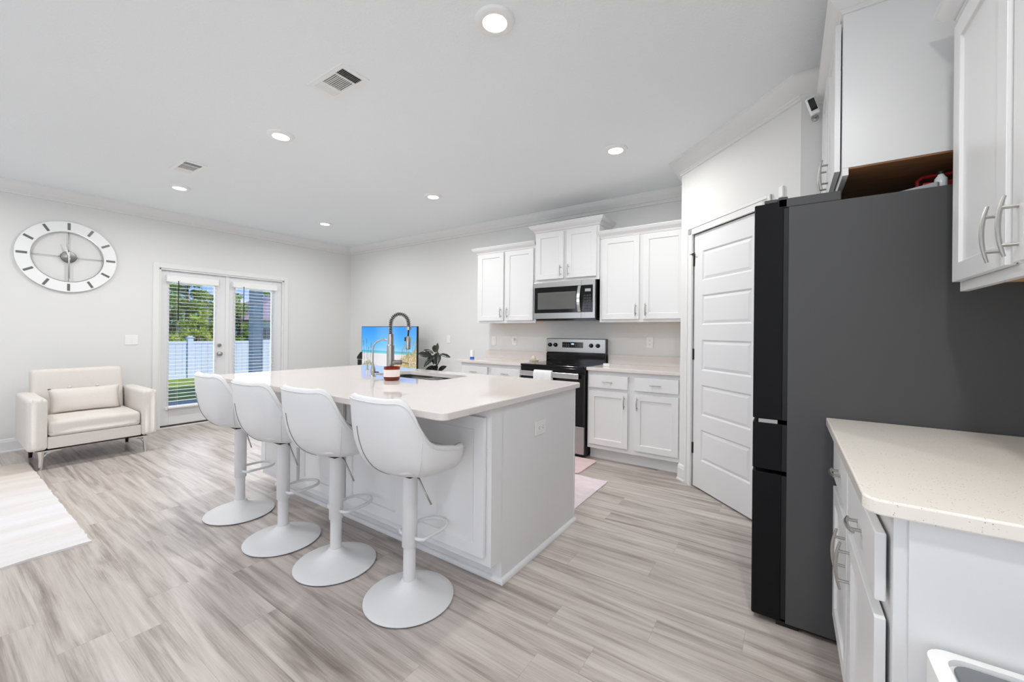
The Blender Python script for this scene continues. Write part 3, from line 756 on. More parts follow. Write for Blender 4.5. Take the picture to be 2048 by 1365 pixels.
tag(o, 'long glossy pale quartz worktop on the island with a sink cut-out', 'countertop')
# sink: double bowl
r = thing('kitchen_sink', 'undermount stainless double-bowl sink in the island worktop', 'sink', (0, 0, 0))
b = NB()
def bowl(bm, x0, x1, y0, y1, zt, zb, rr=.06):
    rings = []
    for z, ins in ((zt, 0), (zb + .03, .012), (zb + .008, .025), (zb, .055)):
        rings.append([bm.verts.new((x, y, z)) for x, y in rrect(x0 + ins, x1 - ins, y0 + ins, y1 - ins, rr, 6)])
    n = len(rings[0])
    for i in range(3):
        for k in range(n): bm.faces.new((rings[i][k], rings[i][(k + 1) % n], rings[i + 1][(k + 1) % n], rings[i + 1][k]))
    bm.faces.new(rings[-1])
xm = (sx0 + sx1) / 2
bowl(b, sx0 - .01, xm - .012, sy0 - .01, sy1 + .01, .884, .70)
o = obj('bowl', b, M_STEEL, r, smooth='auto'); mm = o.modifiers.new('s', 'SOLIDIFY'); mm.thickness = .0015
b = NB(); bowl(b, xm + .012, sx1 + .01, sy0 - .01, sy1 + .01, .884, .70)
o = obj('bowl', b, M_STEEL, r, smooth='auto'); mm = o.modifiers.new('s', 'SOLIDIFY'); mm.thickness = .0015
b = NB(); box(b, xm - .013, xm + .013, sy0 - .01, sy1 + .01, .872, .884); obj('divider', b, M_STEEL, r, bevel=.004)
for x in ((sx0 + xm) / 2, (xm + sx1) / 2):
    b = NB(); lathe(b, [(.045, .7005), (.045, .704), (.03, .702), (.001, .7015)], cx=x, cy=2.2, seg=24); obj('drain', b, M_CHROME, r, smooth='auto')

# spring pull-down faucet
FX, FY, FZ = -2.325, 1.885, CTZ1
r = thing('kitchen_faucet', 'tall spring-neck stainless pull-down faucet on the island', 'faucet', (FX, FY, FZ))
FM = mat('faucet_steel', (168, 166, 162), .25, 1.0, vary=.05)
b = NB(); lathe(b, [(.032, 0), (.032, .006), (.026, .010), (.026, .235), (.022, .238), (.020, .24), (.020, .315), (.001, .316)], seg=28); obj('column', b, FM, r, smooth='auto')
# arch path in plane toward +x/+y
fd = Vector((.62, .78, 0)).normalized()
def P(s, z): return (fd.x * s, fd.y * s, z)
R_ = .062
arc = [P(0, .31), P(0, .36)]
for i in range(25):
    a = PI - PI * i / 24; arc.append(P(R_ + R_ * math.cos(a), .385 + .075 * math.sin(a)))
arc += [P(2 * R_, .36)]
b = NB(); tube(b, arc, .009, 12); obj('hose', b, M_BLACKM, r, smooth=True)
# coil spring
b = NB(); coil = []
ap = [Vector(p) for p in arc]; cum = [0]
for i in range(1, len(ap)): cum.append(cum[-1] + (ap[i] - ap[i - 1]).length)
turns = 26; ns = turns * 12
side = Vector((-fd.y, fd.x, 0))
for i in range(ns + 1):
    s = cum[-1] * i / ns; k = 0
    while k < len(cum) - 2 and cum[k + 1] < s: k += 1
    u = (s - cum[k]) / (cum[k + 1] - cum[k]); p = ap[k].lerp(ap[k + 1], u); t = (ap[k + 1] - ap[k]).normalized(); nn_ = t.cross(side)
    a = 2 * PI * turns * i / ns; coil.append(p + (side * math.cos(a) + nn_ * math.sin(a)) * .0145)
tube(b, coil, .0026, 6); obj('spring', b, FM, r, smooth=True)
b = NB(); tube(b, [P(2 * R_, .37), P(2 * R_, .345)], .017, 16); obj('spring_collar', b, FM, r, smooth='auto')
b = NB(); tube(b, [P(2 * R_, .345), P(2 * R_ - .003, .315), P(2 * R_ - .004, .30)], .006, 8); obj('inner_hose', b, M_BLACKM, r, smooth=True)
b = NB(); c_ = P(2 * R_ - .004, 0); lathe(b, [(.012, .205), (.017, .208), (.0175, .215), (.0175, .292), (.015, .30), (.001, .301)], cx=c_[0], cy=c_[1], seg=20); sh = obj('spray_head', b, FM, r, smooth='auto')
b = NB(); tube(b, [P(2 * R_ - .025, .265), P(2 * R_ - .024, .295)], .004, 8); obj('spray_button', b, M_BLACKM, sh, smooth=True)
b = NB(); tube(b, [(.02, .01, .115), (.075, .035, .115)], .017, 16); lv = obj('lever_hub', b, FM, r, smooth='auto')
b = NB(); tube(b, [(.075, .035, .118), (.125, .058, .108)], .0045, 8); obj('lever', b, FM, lv, smooth='auto')
# filtered-water faucet
r = thing('filter_faucet', 'slim gooseneck drinking-water faucet left of the spring faucet', 'faucet', (-2.535, 1.895, FZ))
b = NB(); lathe(b, [(.022, 0), (.022, .004), (.014, .010), (.014, .022), (.019, .034), (.019, .050), (.012, .075), (.007, .095), (.001, .096)], seg=24); obj('base', b, M_NICKEL, r, smooth='auto')
b = NB(); R2 = .072
pp = [(0, 0, .08), (0, 0, .19)] + [(fd.x * (R2 - R2 * math.cos(PI * i / 20)), fd.y * (R2 - R2 * math.cos(PI * i / 20)), .20 + R2 * math.sin(PI * i / 20)) for i in range(18)]
tube(b, pp, .0058, 10); obj('spout', b, M_NICKEL, r, smooth=True)
b = NB(); tube(b, [(0, 0, .028), (.03, .012, .032), (.045, .018, .03)], .0045, 8); obj('lever', b, M_BLACKM, r, smooth=True)
r = thing('soap_pump', 'small metal dispenser on the island behind the slim faucet', 'soap dispenser', (-3.02, 2.20, FZ))
b = NB(); lathe(b, [(.016, 0), (.016, .004), (.008, .008), (.007, .055), (.001, .056)], seg=18); obj('pump_neck', b, M_NICKEL, r, smooth='auto')
b = NB(); tube(b, [(-.01, 0, .058), (.012, 0, .06), (.04, .01, .056)], .005, 8); obj('nozzle', b, M_NICKEL, r, smooth=True)

# candle
r = thing('candle_jar', 'amber glass candle with a pale label on the island', 'candle', (-2.235, 1.825, FZ))
b = NB(); lathe(b, [(.046, 0), (.052, .006), (.054, .015), (.054, .092), (.050, .092), (.050, .012), (.001, .010)], seg=40); obj('jar', b, M_AMBER, r, smooth='auto')
b = NB(); lathe(b, [(.0495, .012), (.0495, .072), (.001, .071)], seg=36); obj('wax', b, M_WAX, r, smooth='auto')
b = NB(); lathe(b, [(.0545, .026), (.0548, .026), (.0548, .074), (.0545, .074)], seg=40, closed=True); tag(obj('paper_label', b, M_LABEL, r, smooth='auto'), 'pale blank paper band')
b = NB(); tube(b, [(0, 0, .07), (.001, 0, .083)], .0015, 6); obj('wick', b, M_BLACKM, r)

# ------------------------------------------------------------------ bar stools
def stool_shell():
    b = NB(); NA, NR = 72, 15
    ZB = .598
    def rim(phi):
        cx, sy = math.cos(phi), math.sin(phi)
        e = .60
        x = .226 * math.copysign(abs(cx) ** e, cx); y = (.205 if sy > 0 else .238) * math.copysign(abs(sy) ** e, sy)
        d = math.degrees(math.asin(max(-1, min(1, sy))))   # -90 back .. +90 front
        keys = [(-90, .953), (-70, .955), (-58, .958), (-48, .950), (-40, .930), (-32, .890), (-22, .828), (-10, .765), (2, .728), (15, .712), (32, .710), (48, .706), (60, .690), (74, .672), (90, .668)]
        for (a0, z0), (a1, z1) in zip(keys, keys[1:]):
            if a0 <= d <= a1:
                z = z0 + (z1 - z0) * (d - a0) / (a1 - a0); break
        return x, y, z
    def outer(phi, u, inset=0.0, zb=ZB):
        x, y, z = rim(phi)
        R = math.hypot(x, y); k = (R - inset) / R
        hgt = z - ZB; tall = max(0, min(1, (hgt - .10) / .22))
        hor = 1 - (1 - u) ** (2.6 - .2 * tall)
        ver = u ** (2.3 + .1 * tall)
        lean = 1 - .11 * tall * (1 - u)
        bulge = 1 + .0 * u
        return Vector((x * k * hor * lean * bulge, y * k * hor * lean, zb + (z - zb) * ver))
    TH = .040
    c = b.verts.new((0, 0, ZB)); ci = b.verts.new((0, .0, ZB + .045))
    cols = []
    prof = [('o', (i + 1) / NR) for i in range(NR)] + ['r0', 'r1', 'r2'] + [('i', (NR - i) / NR) for i in range(NR)]
    rings = []
    for it in prof:
        ring = []
        for k in range(NA):
            phi = 2 * PI * k / NA; x, y, z = rim(phi); R = math.hypot(x, y); f = max(.5, min(1, (z - .66) / .06 + .4))
            if it == 'r0': p = Vector((x * (R - TH * .15) / R, y * (R - TH * .15) / R, z + .013))
            elif it == 'r1': p = Vector((x * (R - TH * .5) / R, y * (R - TH * .5) / R, z + .019))
            elif it == 'r2': p = Vector((x * (R - TH * .85) / R, y * (R - TH * .85) / R, z + .013))
            elif it[0] == 'o': p = outer(phi, it[1])
            else: p = outer(phi, it[1], TH, ZB + .045)
            ring.append(b.verts.new(p))
        rings.append(ring)
    for k in range(NA):
        b.faces.new((c, rings[0][k], rings[0][(k + 1) % NA])); b.faces.new((ci, rings[-1][(k + 1) % NA], rings[-1][k]))
    for i in range(len(rings) - 1):
        for k in range(NA): b.faces.new((rings[i][k], rings[i + 1][k], rings[i + 1][(k + 1) % NA], rings[i][(k + 1) % NA]))
    rimpts = [v.co.copy() for v in rings[NR - 1]]
    seams = []
    for sg in (1, -1):
        s_ = []
        for i in range(12):
            q_ = i / 11; u = .85 - .58 * q_; ph = math.radians(258 + 12 * q_ ** 1.5) if sg > 0 else math.radians(338)
            if sg < 0: u = .92 - .5 * q_
            p = outer(ph, u); s_.append(p * 1.0)
        seams.append(s_)
    return b, rimpts, seams
b, rimpts, seams = stool_shell()
st = thing('bar_stool', 'x', 'bar stool', (0, 0, 0), 0, 'white swivel stools along the island')
o = obj('seat_shell', b, M_STOOL, st, smooth=True)
b = NB(); rp = [Vector((p.x, p.y, p.z)) for p in rimpts]
tube(b, rp + [rp[0], rp[1]], .0035, 6); obj('rim_piping', b, M_STOOL, st, smooth=True)
b = NB()
pr = rrect(-.165, .165, -.16, .15, .07, 8)
rings = []
for z, ins in ((.63, .03), (.645, .005), (.662, 0), (.676, .012), (.682, .05)):
    rings.append([b.verts.new((x * (1 - ins / .18), y * (1 - ins / .18), z)) for x, y in pr])
for i in range(4):
    n = len(pr)
    for k in range(n): b.faces.new((rings[i][k], rings[i][(k + 1) % n], rings[i + 1][(k + 1) % n], rings[i + 1][k]))
b.faces.new(rings[-1]); b.faces.new(rings[0][::-1])
obj('seat_cushion', b, M_STOOL, st, smooth=True)
b = NB(); box(b, -.06, .06, -.055, .055, .588, .600); tag(obj('mounting_plate', b, M_BLACKM, st), 'black plate under the seat')
b = NB(); lathe(b, [(.034, .245), (.0355, .247), (.0355, .590), (.001, .591)], seg=28); obj('column_sleeve', b, M_STOOLM, st, smooth='auto')
b = NB(); lathe(b, [(.0285, .055), (.0285, .25), (.001, .251)], seg=28); obj('gas_lift', b, M_STOOLM, st, smooth='auto')
b = NB(); lathe(b, [(.20, .004), (.207, .006), (.207, .010), (.200, .014), (.165, .022), (.12, .034), (.08, .050), (.052, .066), (.040, .080), (.036, .088), (.034, .090), (.001, .0905)], seg=64); obj('base', b, M_STOOLM, st, smooth='auto')
b = NB(); lathe(b, [(.19, 0), (.203, .001), (.203, .005), (.19, .006)], seg=64); tag(obj('base_ring', b, M_RUBBER, st, smooth='auto'), 'dark rubber ring under the base')
b = NB(); fr = [(-.025, .0, .290), (-.06, .0, .290), (-.082, .012, .290), (-.080, .03, .290), (-.080, .12, .290)]
fr += [(-.080 * math.cos(PI * i / 14), .125 + .088 * math.sin(PI * i / 14), .290) for i in range(15)]
fr += [(.080, .03, .290), (.082, .012, .290), (.06, .0, .290), (.025, .0, .290)]
tube(b, fr, .0082, 10); obj('footrest', b, M_STOOLM, st, smooth=True)
b = NB(); tube(b, [(.03, .01, .578), (.05, .01, .565), (.085, .012, .515), (.125, .015, .463)], .0042, 8); obj('lift_lever', b, M_NICKEL, st, smooth=True)
for k_, s in enumerate(seams):
    b = NB(); tube(b, [p + Vector((p.x, p.y, -.02)).normalized() * .0006 for p in s], .0022, 5); tag(obj('seam', b, mat('seam_shadow_grey', (120, 120, 120), .6, vary=.05) if k_ == 0 else M_STOOL, st, smooth=True), 'piped seam with its crease shade painted grey' if k_ == 0 else 'white piped seam')  # first seam has its crease shade painted in as grey
STOOLS = [((-1.46, 1.305), 'white bucket bar stool nearest the viewer, at the right end of the row', 0.0),
          ((-2.00, 1.27), 'second white bar stool from the right, in front of the island middle', 0.06),
          ((-2.49, 1.235), 'third white bar stool from the right, behind the middle one', 0.03),
          ((-3.10, 1.25), 'farthest white bar stool, overlapping the glazed door', 0.0)]
for i, ((x, y), lab, rz) in enumerate(STOOLS):
    o = st if i == 0 else copy_tree(st)
    o.location = (x, y, 0); o.rotation_euler = (0, 0, rz); o['label'] = lab

# ------------------------------------------------------------------ television, console, plant
r = thing('media_console', 'low white console under the television', 'console', (-4.98, 4.13, 0))
b = NB(); box(b, -.75, .75, -.20, .20, .08, .50); obj('body', b, M_CONSOLE, r, bevel=.004)
for sx in (-1, 1):
    for sy in (-1, 1):
        b = NB(); box(b, sx * .68 - .02, sx * .68 + .02, sy * .16 - .02, sy * .16 + .02, 0, .08); obj('leg', b, M_BLACKM, r)
def tvcolor(u, v):
    """beach picture, u right, v up (0..1) -> srgb"""
    rnd = math.sin(u * 173.1 + v * 311.7) * 43758.5453; rnd -= math.floor(rnd)
    hz = .47
    if v > hz:
        k = (v - hz) / (1 - hz); c = [150 - 125 * k ** .55, 205 - 62 * k ** .7, 252 - 14 * k]
    elif v > .41:
        k = (v - .41) / .06; c = [120 - 70 * k, 200 - 30 * k, 205]
    else:
        k = (.41 - v) / .41; c = [226 - 10 * rnd, 222 - 10 * rnd, 228 - 14 * rnd]
    def blend(c, d, a): return [c[i] * (1 - a) + d[i] * a for i in range(3)]
    n = .5 + .25 * math.sin(u * 23 + v * 9) + .25 * math.sin(u * 61 - v * 47 + 1.3)
    # grass banks low left and right
    r2 = math.sin(int(u * 150) * 12.9 + int(v * 60) * 78.2) * 43758.5; r2 -= math.floor(r2)
    r3 = math.sin(int(u * 60) * 37.7 + int(v * 34) * 19.1) * 24634.6; r3 -= math.floor(r3)
    bl = .27 - .9 * abs(u - .14) ** 1.2 - .05 * n
    if v < bl and r2 < .72: c = blend(c, [120 + 70 * r3, 124 + 50 * r3, 52 + 60 * r2], .8)
    if v < .10 + .05 * n and u < .35 and r3 < .6: c = blend(c, [150, 158, 72], .7)
    br = .10 + .40 * max(0, (u - .55) / .45) ** .8 + .06 * n
    if u > .55 and v < br and r2 < .8: c = blend(c, [150 + 80 * r3, 128 + 70 * r3, 66 + 70 * r2], .85)
    if .5 < u < .8 and v < .16 * n + .02: c = blend(c, [222, 208, 196], .6)
    # sea-oat stalks
    for (x0, h, ln, w) in ((.06, .70, -.03, .004), (.11, .74, -.015, .004), (.17, .64, .02, .004), (.13, .56, .01, .003), (.74, .55, .03, .004), (.78, .66, .02, .004), (.86, .80, .05, .006), (.90, .72, .06, .005), (.94, .62, .05, .006), (.97, .78, .03, .005), (.88, .60, -.06, .005), (.84, .5, .03, .005), (.92, .52, .04, .005), (.80, .44, .05, .006)):
        if v < h:
            xx = x0 + ln * (v / h) ** 2
            ww = w * (2.2 if v > h - .12 else 1)
            if abs(u - xx) < ww * .9: c = blend(c, [150, 140, 92] if u > .5 else [92, 120, 120], .72)
    return [max(0, min(255, q_)) for q_ in c]
r = thing('television', 'flat television showing a beach with dune grass', 'television', (-4.385 - .64, 4.02, 0))
TW, TZ0, TZ1 = .645, .615, 1.335
b = NB(); box(b, -TW, TW, 0, .03, TZ0, TZ1); box(b, -.35, .35, .03, .07, .68, 1.05); obj('housing', b, M_BLACKM, r, bevel=.003)
nx, nz = 230, 130
me = bpy.data.meshes.new('screen'); vs = []; fs = []
for j in range(nz + 1):
    for i in range(nx + 1): vs.append((-TW + .010 + (2 * TW - .02) * i / nx, -.0015, TZ0 + .014 + (TZ1 - TZ0 - .022) * j / nz))
for j in range(nz):
    for i in range(nx): a = j * (nx + 1) + i; fs.append((a, a + 1, a + nx + 2, a + nx + 1))
me.from_pydata(vs, [], fs)
ca = me.color_attributes.new('picture', 'FLOAT_COLOR', 'POINT')
for j in range(nz + 1):
    for i in range(nx + 1):
        ca.data[j * (nx + 1) + i].color = (*s2l(tvcolor(i / nx, j / nz)), 1)
ms = bpy.data.materials.new('tv_screen'); ms.use_nodes = True; t = ms.node_tree; pb = t.nodes['Principled BSDF']
pb.inputs['Base Color'].default_value = (.01, .01, .01, 1); pb.inputs['Roughness'].default_value = .15; pb.inputs['Emission Strength'].default_value = 1.0
an = t.nodes.new('ShaderNodeAttribute'); an.attribute_name = 'picture'; t.links.new(an.outputs['Color'], pb.inputs['Emission Color'])
me.materials.append(ms); so = bpy.data.objects.new('screen', me); COL.objects.link(so); so.parent = r; tag(so, 'lit screen with blue sky, sea and sand')
for s in (-1, 1):
    b = NB(); tube(b, [(s * .45, .015, TZ0 + .01), (s * .45, -.09, .503)], .007, 8); tube(b, [(s * .45, .015, TZ0 + .01), (s * .45, .10, .503)], .007, 8); obj('stand_foot', b, M_BLACKM, r)
# black vase-like speaker left of television
r = thing('tower_speaker', 'narrow black device left of the television', 'speaker', (-5.71, 4.06, .5))
b = NB(); prism(b, rrect(-.06, .06, -.05, .05, .02), 0, .30); obj('body', b, M_BLACKM, r, bevel=.004)
b = NB(); vs_ = [(-.065, .31), (.065, .31), (.065, .43), (.02, .42), (-.065, .345)]
aa = [b.verts.new((x, -.05, z)) for x, z in vs_]; bb = [b.verts.new((x, .05, z)) for x, z in vs_]
b.faces.new(aa); b.faces.new(bb[::-1])
for i in range(5): b.faces.new((aa[i], aa[(i + 1) % 5], bb[(i + 1) % 5], bb[i]))
obj('top_cap', b, M_BLACKM, r, bevel=.003)
b = NB(); box(b, -.055, .055, -.045, .045, .30, .31); obj('silver_band', b, M_NICKEL, r)

# rubber plant
PC = Vector((-3.165, 3.2, 1.03))
r = thing('rubber_plant', 'dark-leaved rubber plant behind the island', 'plant', (PC.x, PC.y, 0))
b = NB(); lathe(b, [(.10, 0), (.11, .01), (.135, .27), (.14, .28), (.13, .28), (.125, .25), (.001, .25)], seg=32); obj('pot', b, M_POT, r, smooth='auto')
b = NB(); lathe(b, [(.124, .25), (.124, .255), (.001, .262)], seg=24); obj('soil', b, M_SOIL, r)
b = NB(); tube(b, [(0, 0, .25), (.01, .01, .6), (-.005, 0, .85), (0, 0, 1.12)], .008, 8); obj('stem', b, M_STEM, r, smooth=True)
rv = _r0
def leafmesh(b, p0, p1, w, up):
    p0, p1 = Vector(p0), Vector(p1); d = p1 - p0; L_ = d.length; t = d.normalized()
    s = t.cross(up).normalized(); nv = s.cross(t).normalized(); n = 10; rows = []
    for i in range(n + 1):
        u = i / n; ww = w * math.sin(PI * min(1, u * .96 + .02)) ** .75 * (1 - .15 * u); droop = -.12 * L_ * u * u
        c = p0 + d * u + Vector((0, 0, droop))
        rows.append([b.verts.new(c - s * ww + nv * ww * .35), b.verts.new(c - s * ww * .5 + nv * ww * .1), b.verts.new(c), b.verts.new(c + s * ww * .5 + nv * ww * .1), b.verts.new(c + s * ww + nv * ww * .35)])
    for i in range(n):
        for k in range(4): b.faces.new((rows[i][k], rows[i][k + 1], rows[i + 1][k + 1], rows[i + 1][k]))
def iw(a, z, dpt=0): return rv * (a - 1330) * .000724 + _w * dpt + Vector((0, 0, PC.z + (800 - z) * .000724))
LV = [((1325, 790), (1333, 640), .016, .0), ((1300, 800), (1270, 672), .026, .05), ((1270, 815), (1115, 742), .018, .03), ((1250, 860), (1045, 795), .036, -.04),
      ((1300, 840), (1150, 985), .028, -.07), ((1330, 800), (1345, 965), .038, -.08), ((1300, 850), (1290, 960), .028, -.05), ((1365, 830), (1532, 850), .02, -.02),
      ((1330, 1050), (1170, 1030), .032, -.05), ((1345, 1085), (1480, 985), .026, -.03), ((1330, 1000), (1265, 1090), .03, -.08), ((1330, 1080), (1100, 1075), .014, .06),
      ((1330, 1150), (1200, 1200), .035, -.06), ((1330, 1150), (1450, 1220), .035, .05), ((1330, 1250), (1230, 1340), .035, .05), ((1330, 1250), (1440, 1330), .035, -.06)]
for (a, c, w, dp) in LV:
    b = NB(); leafmesh(b, iw(*a), iw(*c, dp), w * 1.22, Vector((-_w.x * .8, -_w.y * .8, .6)) if a[1] < 1000 or True else Vector((0, 0, 1)))
    o = obj('leaf', b, M_LEAF, r, smooth=True); m_ = o.modifiers.new('s', 'SOLIDIFY'); m_.thickness = .0015

# ------------------------------------------------------------------ armchair and cushion
SX0, SX1 = -6.18, -5.39; SY0, SY1 = .525, 1.398; AW = .122
r = thing('armchair', 'wide cream upholstered armchair against the left wall', 'armchair', ((SX0 + SX1) / 2, (SY0 + SY1) / 2, 0))
ox, oy = (SX0 + SX1) / 2, (SY0 + SY1) / 2
def lb(x0, x1, y0, y1, z0, z1): b = NB(); box(b, x0 - ox, x1 - ox, y0 - oy, y1 - oy, z0, z1); return b
def rbox(x0, x1, y0, y1, z0, z1, name, parent, bev, m=None, skew=None):
    b = lb(x0, x1, y0, y1, z0, z1)
    bmesh.ops.subdivide_edges(b, edges=b.edges[:], cuts=3, use_grid_fill=True)
    if skew:
        for v in b.verts: skew(v)
    o = obj(name, b, m or M_SOFA, parent, smooth=True)
    bv = o.modifiers.new('bevel', 'BEVEL'); bv.width = bev; bv.segments = 5; bv.limit_method = 'ANGLE'; bv.angle_limit = math.radians(50)
    return o
rbox(SX0 + .04, SX1, SY0, SY0 + AW, .175, .632, 'arm', r, .050)
rbox(SX0 + .04, SX1, SY1 - AW, SY1, .175, .632, 'arm', r, .050)
def sk(v):
    v.co.x -= (v.co.z - .3) * .17
    v.co.x += .02 * math.sin(PI * (v.co.y + .3) / .6) if v.co.x > -.2 else 0
rbox(-6.10, -5.95, SY0 + .085, SY1 - .135, .30, .845, 'backrest', r, .07, skew=sk)
b = NB()
for yy in (-.10, .10):
    bmesh.ops.create_uvsphere(b, u_segments=12, v_segments=8, radius=.014, matrix=Matrix.Translation((-6.11 - ox + .115, yy, .66)))
obj('tufting_button', b, M_SOFA, r, smooth=True)
def sc(v):
    if v.co.z > .4: v.co.z += .018 * math.cos(v.co.y * 3.2) * (1 if v.co.x < .3 else .6)
rbox(-6.0, SX1 - .015, SY0 + AW + .003, SY1 - AW - .003, .285, .415, 'seat_cushion', r, .035, skew=sc)
rbox(-6.08, SX1 - .02, SY0 + AW, SY1 - AW, .18, .285, 'seat_base', r, .008)
b = lb(SX0 + .08, SX1 - .10, SY0 + .06, SY1 - .06, .155, .18); obj('under_frame', b, M_BLACKM, r)
for s, yy in ((1, SY0 + .09), (-1, SY1 - .085)):
    b = NB(); y_ = yy - oy; x_ = SX1 - .055 - ox
    tube(b, [(x_, y_, .165), (x_ + .002, y_, .10), (x_ + .004, y_ - s * .004, .0)], .02, 12, radii=[.026, .018, .014])
    box(b, x_ - .02, x_ + .02, min(y_, y_ + s * .12), max(y_, y_ + s * .12), .152, .166)
    tube(b, [(x_, y_ + s * .01, .10), (x_, y_ + s * .03, .135), (x_, y_ + s * .08, .156)], .008, 8)
    tag(obj('leg', b, M_CHROME, r, smooth='auto'), 'polished metal front leg')
for yy in (SY0 + .09, SY1 - .09):
    b = NB(); tube(b, [(SX0 + .14 - ox, yy - oy, .16), (SX0 + .12 - ox, yy - oy, 0)], .016, 10, radii=[.02, .013]); tag(obj('leg', b, M_BLACKM, r, smooth='auto'), 'dark rear leg')
r = thing('lumbar_pillow', 'cream oblong lumbar pillow on the armchair seat', 'pillow', (-5.86, .955, .55))
b = NB(); n = 16; g = {}
for sgn in (1, -1):
    for i in range(n + 1):
        for j in range(n + 1):
            u, v = -1 + 2 * i / n, -1 + 2 * j / n
            if abs(u) == 1 or abs(v) == 1:
                if (i, j) in g: continue
            th = .055 * ((1 - abs(u) ** 3.5) * (1 - abs(v) ** 3)) ** .5
            y = u * .255 * (1 - .05 * (1 - v * v) * abs(u)); z = v * .118 * (1 - .06 * (1 - u * u))
            ve = b.verts.new((sgn * th - z * .25, y, z)); g[(i, j, sgn)] = ve
            if abs(u) == 1 or abs(v) == 1: g[(i, j)] = ve; g[(i, j, 1)] = g[(i, j, -1)] = ve
for sgn in (1, -1):
    for i in range(n):
        for j in range(n):
            f = [g[(i, j, sgn)], g[(i + 1, j, sgn)], g[(i + 1, j + 1, sgn)], g[(i, j + 1, sgn)]]
            if len(set(f)) == 4: b.faces.new(f)
obj('pillow_cover', b, M_SOFA, r, smooth=True)

# ------------------------------------------------------------------ wall clock
r = thing('wall_clock', 'large round white ring clock on the left wall', 'clock', (XL, .915, 2.035))
def ringx(b, r0, r1, x0, x1, seg=72): lathe(b, [(r0, x0), (r1, x0), (r1, x1), (r0, x1)], seg=seg, axis='x', closed=True)
b = NB(); ringx(b, .272, .380, .022, .030); obj('dial_ring', b, M_CLOCKW, r, smooth='auto')
b = NB(); ringx(b, .268, .274, .018, .032); obj('inner_rim', b, M_CHROME, r, smooth='auto')
for k in range(12):
    a = math.radians(30 * k); b = NB()
    box(b, .030, .034, -.011, .011, .292, .368)
    bmesh.ops.transform(b, matrix=Matrix.Rotation(a, 4, 'X'), verts=b.verts); obj('hour_marker', b, M_MARK, r, bevel=.003)
b = NB()
for k in range(4):
    a = math.radians(90 * k); c_, s_ = math.cos(a), math.sin(a); tube(b, [(.018, c_ * .03, s_ * .03), (.018, c_ * .27, s_ * .27)], .0035, 8)
tag(obj('cross_rods', b, M_CHROME, r, smooth=True), 'thin silver rods')
b = NB(); lathe(b, [(.001, .0), (.06, .0), (.062, .004), (.062, .026), (.058, .030), (.001, .031)], seg=40, axis='x'); obj('hub', b, M_MIRROR, r, smooth='auto')
b = NB(); box(b, .038, .041, -.007, .007, -.235, .05); obj('minute_hand', b, M_CHROME, r)
b = NB(); box(b, .034, .037, -.006, .006, -.03, .155); bmesh.ops.transform(b, matrix=Matrix.Rotation(math.radians(14), 4, 'X'), verts=b.verts); obj('hour_hand', b, M_CHROME, r)
b = NB()
for yy in (-.32, .32): box(b, 0, .024, yy - .01, yy + .01, -.01, .01)
obj('wall_mount', b, M_BLACKM, r)

# ------------------------------------------------------------------ rugs and mats
def rug(name, label, x0, x1, y0, y1, h, m, edge=.0, amp=.004, rot=0, corner=.01, edgem=None):
    b = NB(); nx, ny = 60, 60
    top = [[b.verts.new((x0 + (x1 - x0) * i / nx, y0 + (y1 - y0) * j / ny, h + random.uniform(-amp, amp) * .5)) for i in range(nx + 1)] for j in range(ny + 1)]
    for j in range(ny):
        for i in range(nx): b.faces.new((top[j][i], top[j][i + 1], top[j + 1][i + 1], top[j + 1][i]))
    per = [top[0][i] for i in range(nx + 1)] + [top[j][nx] for j in range(1, ny + 1)] + [top[ny][i] for i in range(nx - 1, -1, -1)] + [top[j][0] for j in range(ny - 1, 0, -1)]
    lo = []
    for v in per:
        if edge:
            v.co.x += random.uniform(-edge, edge) * (1 if abs(v.co.y - y1) < .01 or abs(v.co.y - y0) < .01 else 1); v.co.y += random.uniform(-edge, edge)
        lo.append(b.verts.new((v.co.x, v.co.y, 0)))
    n = len(per)
    for i in range(n): b.faces.new((per[i], lo[i], lo[(i + 1) % n], per[(i + 1) % n]))
    o = obj(name, b, m, smooth='auto')
    return tag(o, label, 'rug')
rug('area_rug', 'ribbed off-white rug with a tan end, in front of the armchair', -5.80, -3.355, -2.2, .575, .012, M_RUG, edge=.004)
rug('runner_rug', 'pale lilac and pink runner behind the island', -3.3, -1.235, 2.60, 3.27, .008, M_LILAC, amp=.002)
b = NB(); prism(b, rrect(-2.55, -1.52, 3.30, 3.74, .04), 0, .012)
o = obj('kitchen_mat', b, M_PINK, bevel=.004); tag(o, 'quilted pink anti-fatigue mat in front of the range', 'mat')

# ------------------------------------------------------------------ refrigerator
FY0, FY1 = 2.085, 2.875
r = thing('refrigerator', 'black refrigerator with a dark grey side', 'refrigerator', (0, FY0, 0))
w = FY1 - FY0
b = NB(); box(b, .004, XR - .03, 0, w, .02, 1.80); obj('cabinet_body', b, M_FRIDGE_SIDE, r, bevel=.002)
b = NB(); box(b, .03, XR - .06, .02, w - .02, .004, .02); box(b, -.03, .05, .01, .05, 0, .02); box(b, -.03, .05, w - .05, w - .01, 0, .02); obj('foot_plinth', b, M_BLACKM, r)
def fdoor(y0, y1, z0, z1, nm, scoop=0):
    b = NB(); pts = [(-.118, y0 + .002), (-.122, y0 + .010), (-.122, y1 - .010), (-.118, y1 - .002), (-.014, y1), (-.014, y0)]
    prism(b, pts, z0, z1); o = obj(nm, b, M_FRIDGE_DOOR, r, bevel=.003)
    return o
fdoor(0, w / 2 - .002, .885, 1.825, 'door'); fdoor(w / 2 + .002, w, .885, 1.825, 'door')
fdoor(0, w, .665, .868, 'drawer'); fdoor(0, w, .022, .650, 'freezer_drawer')
for z0, z1 in ((.885, 1.80), (.665, .865), (.03, .645)):
    b = NB(); box(b, -.014, .004, .008, w - .008, z0, z1); obj('gasket', b, M_BLACKM, r)
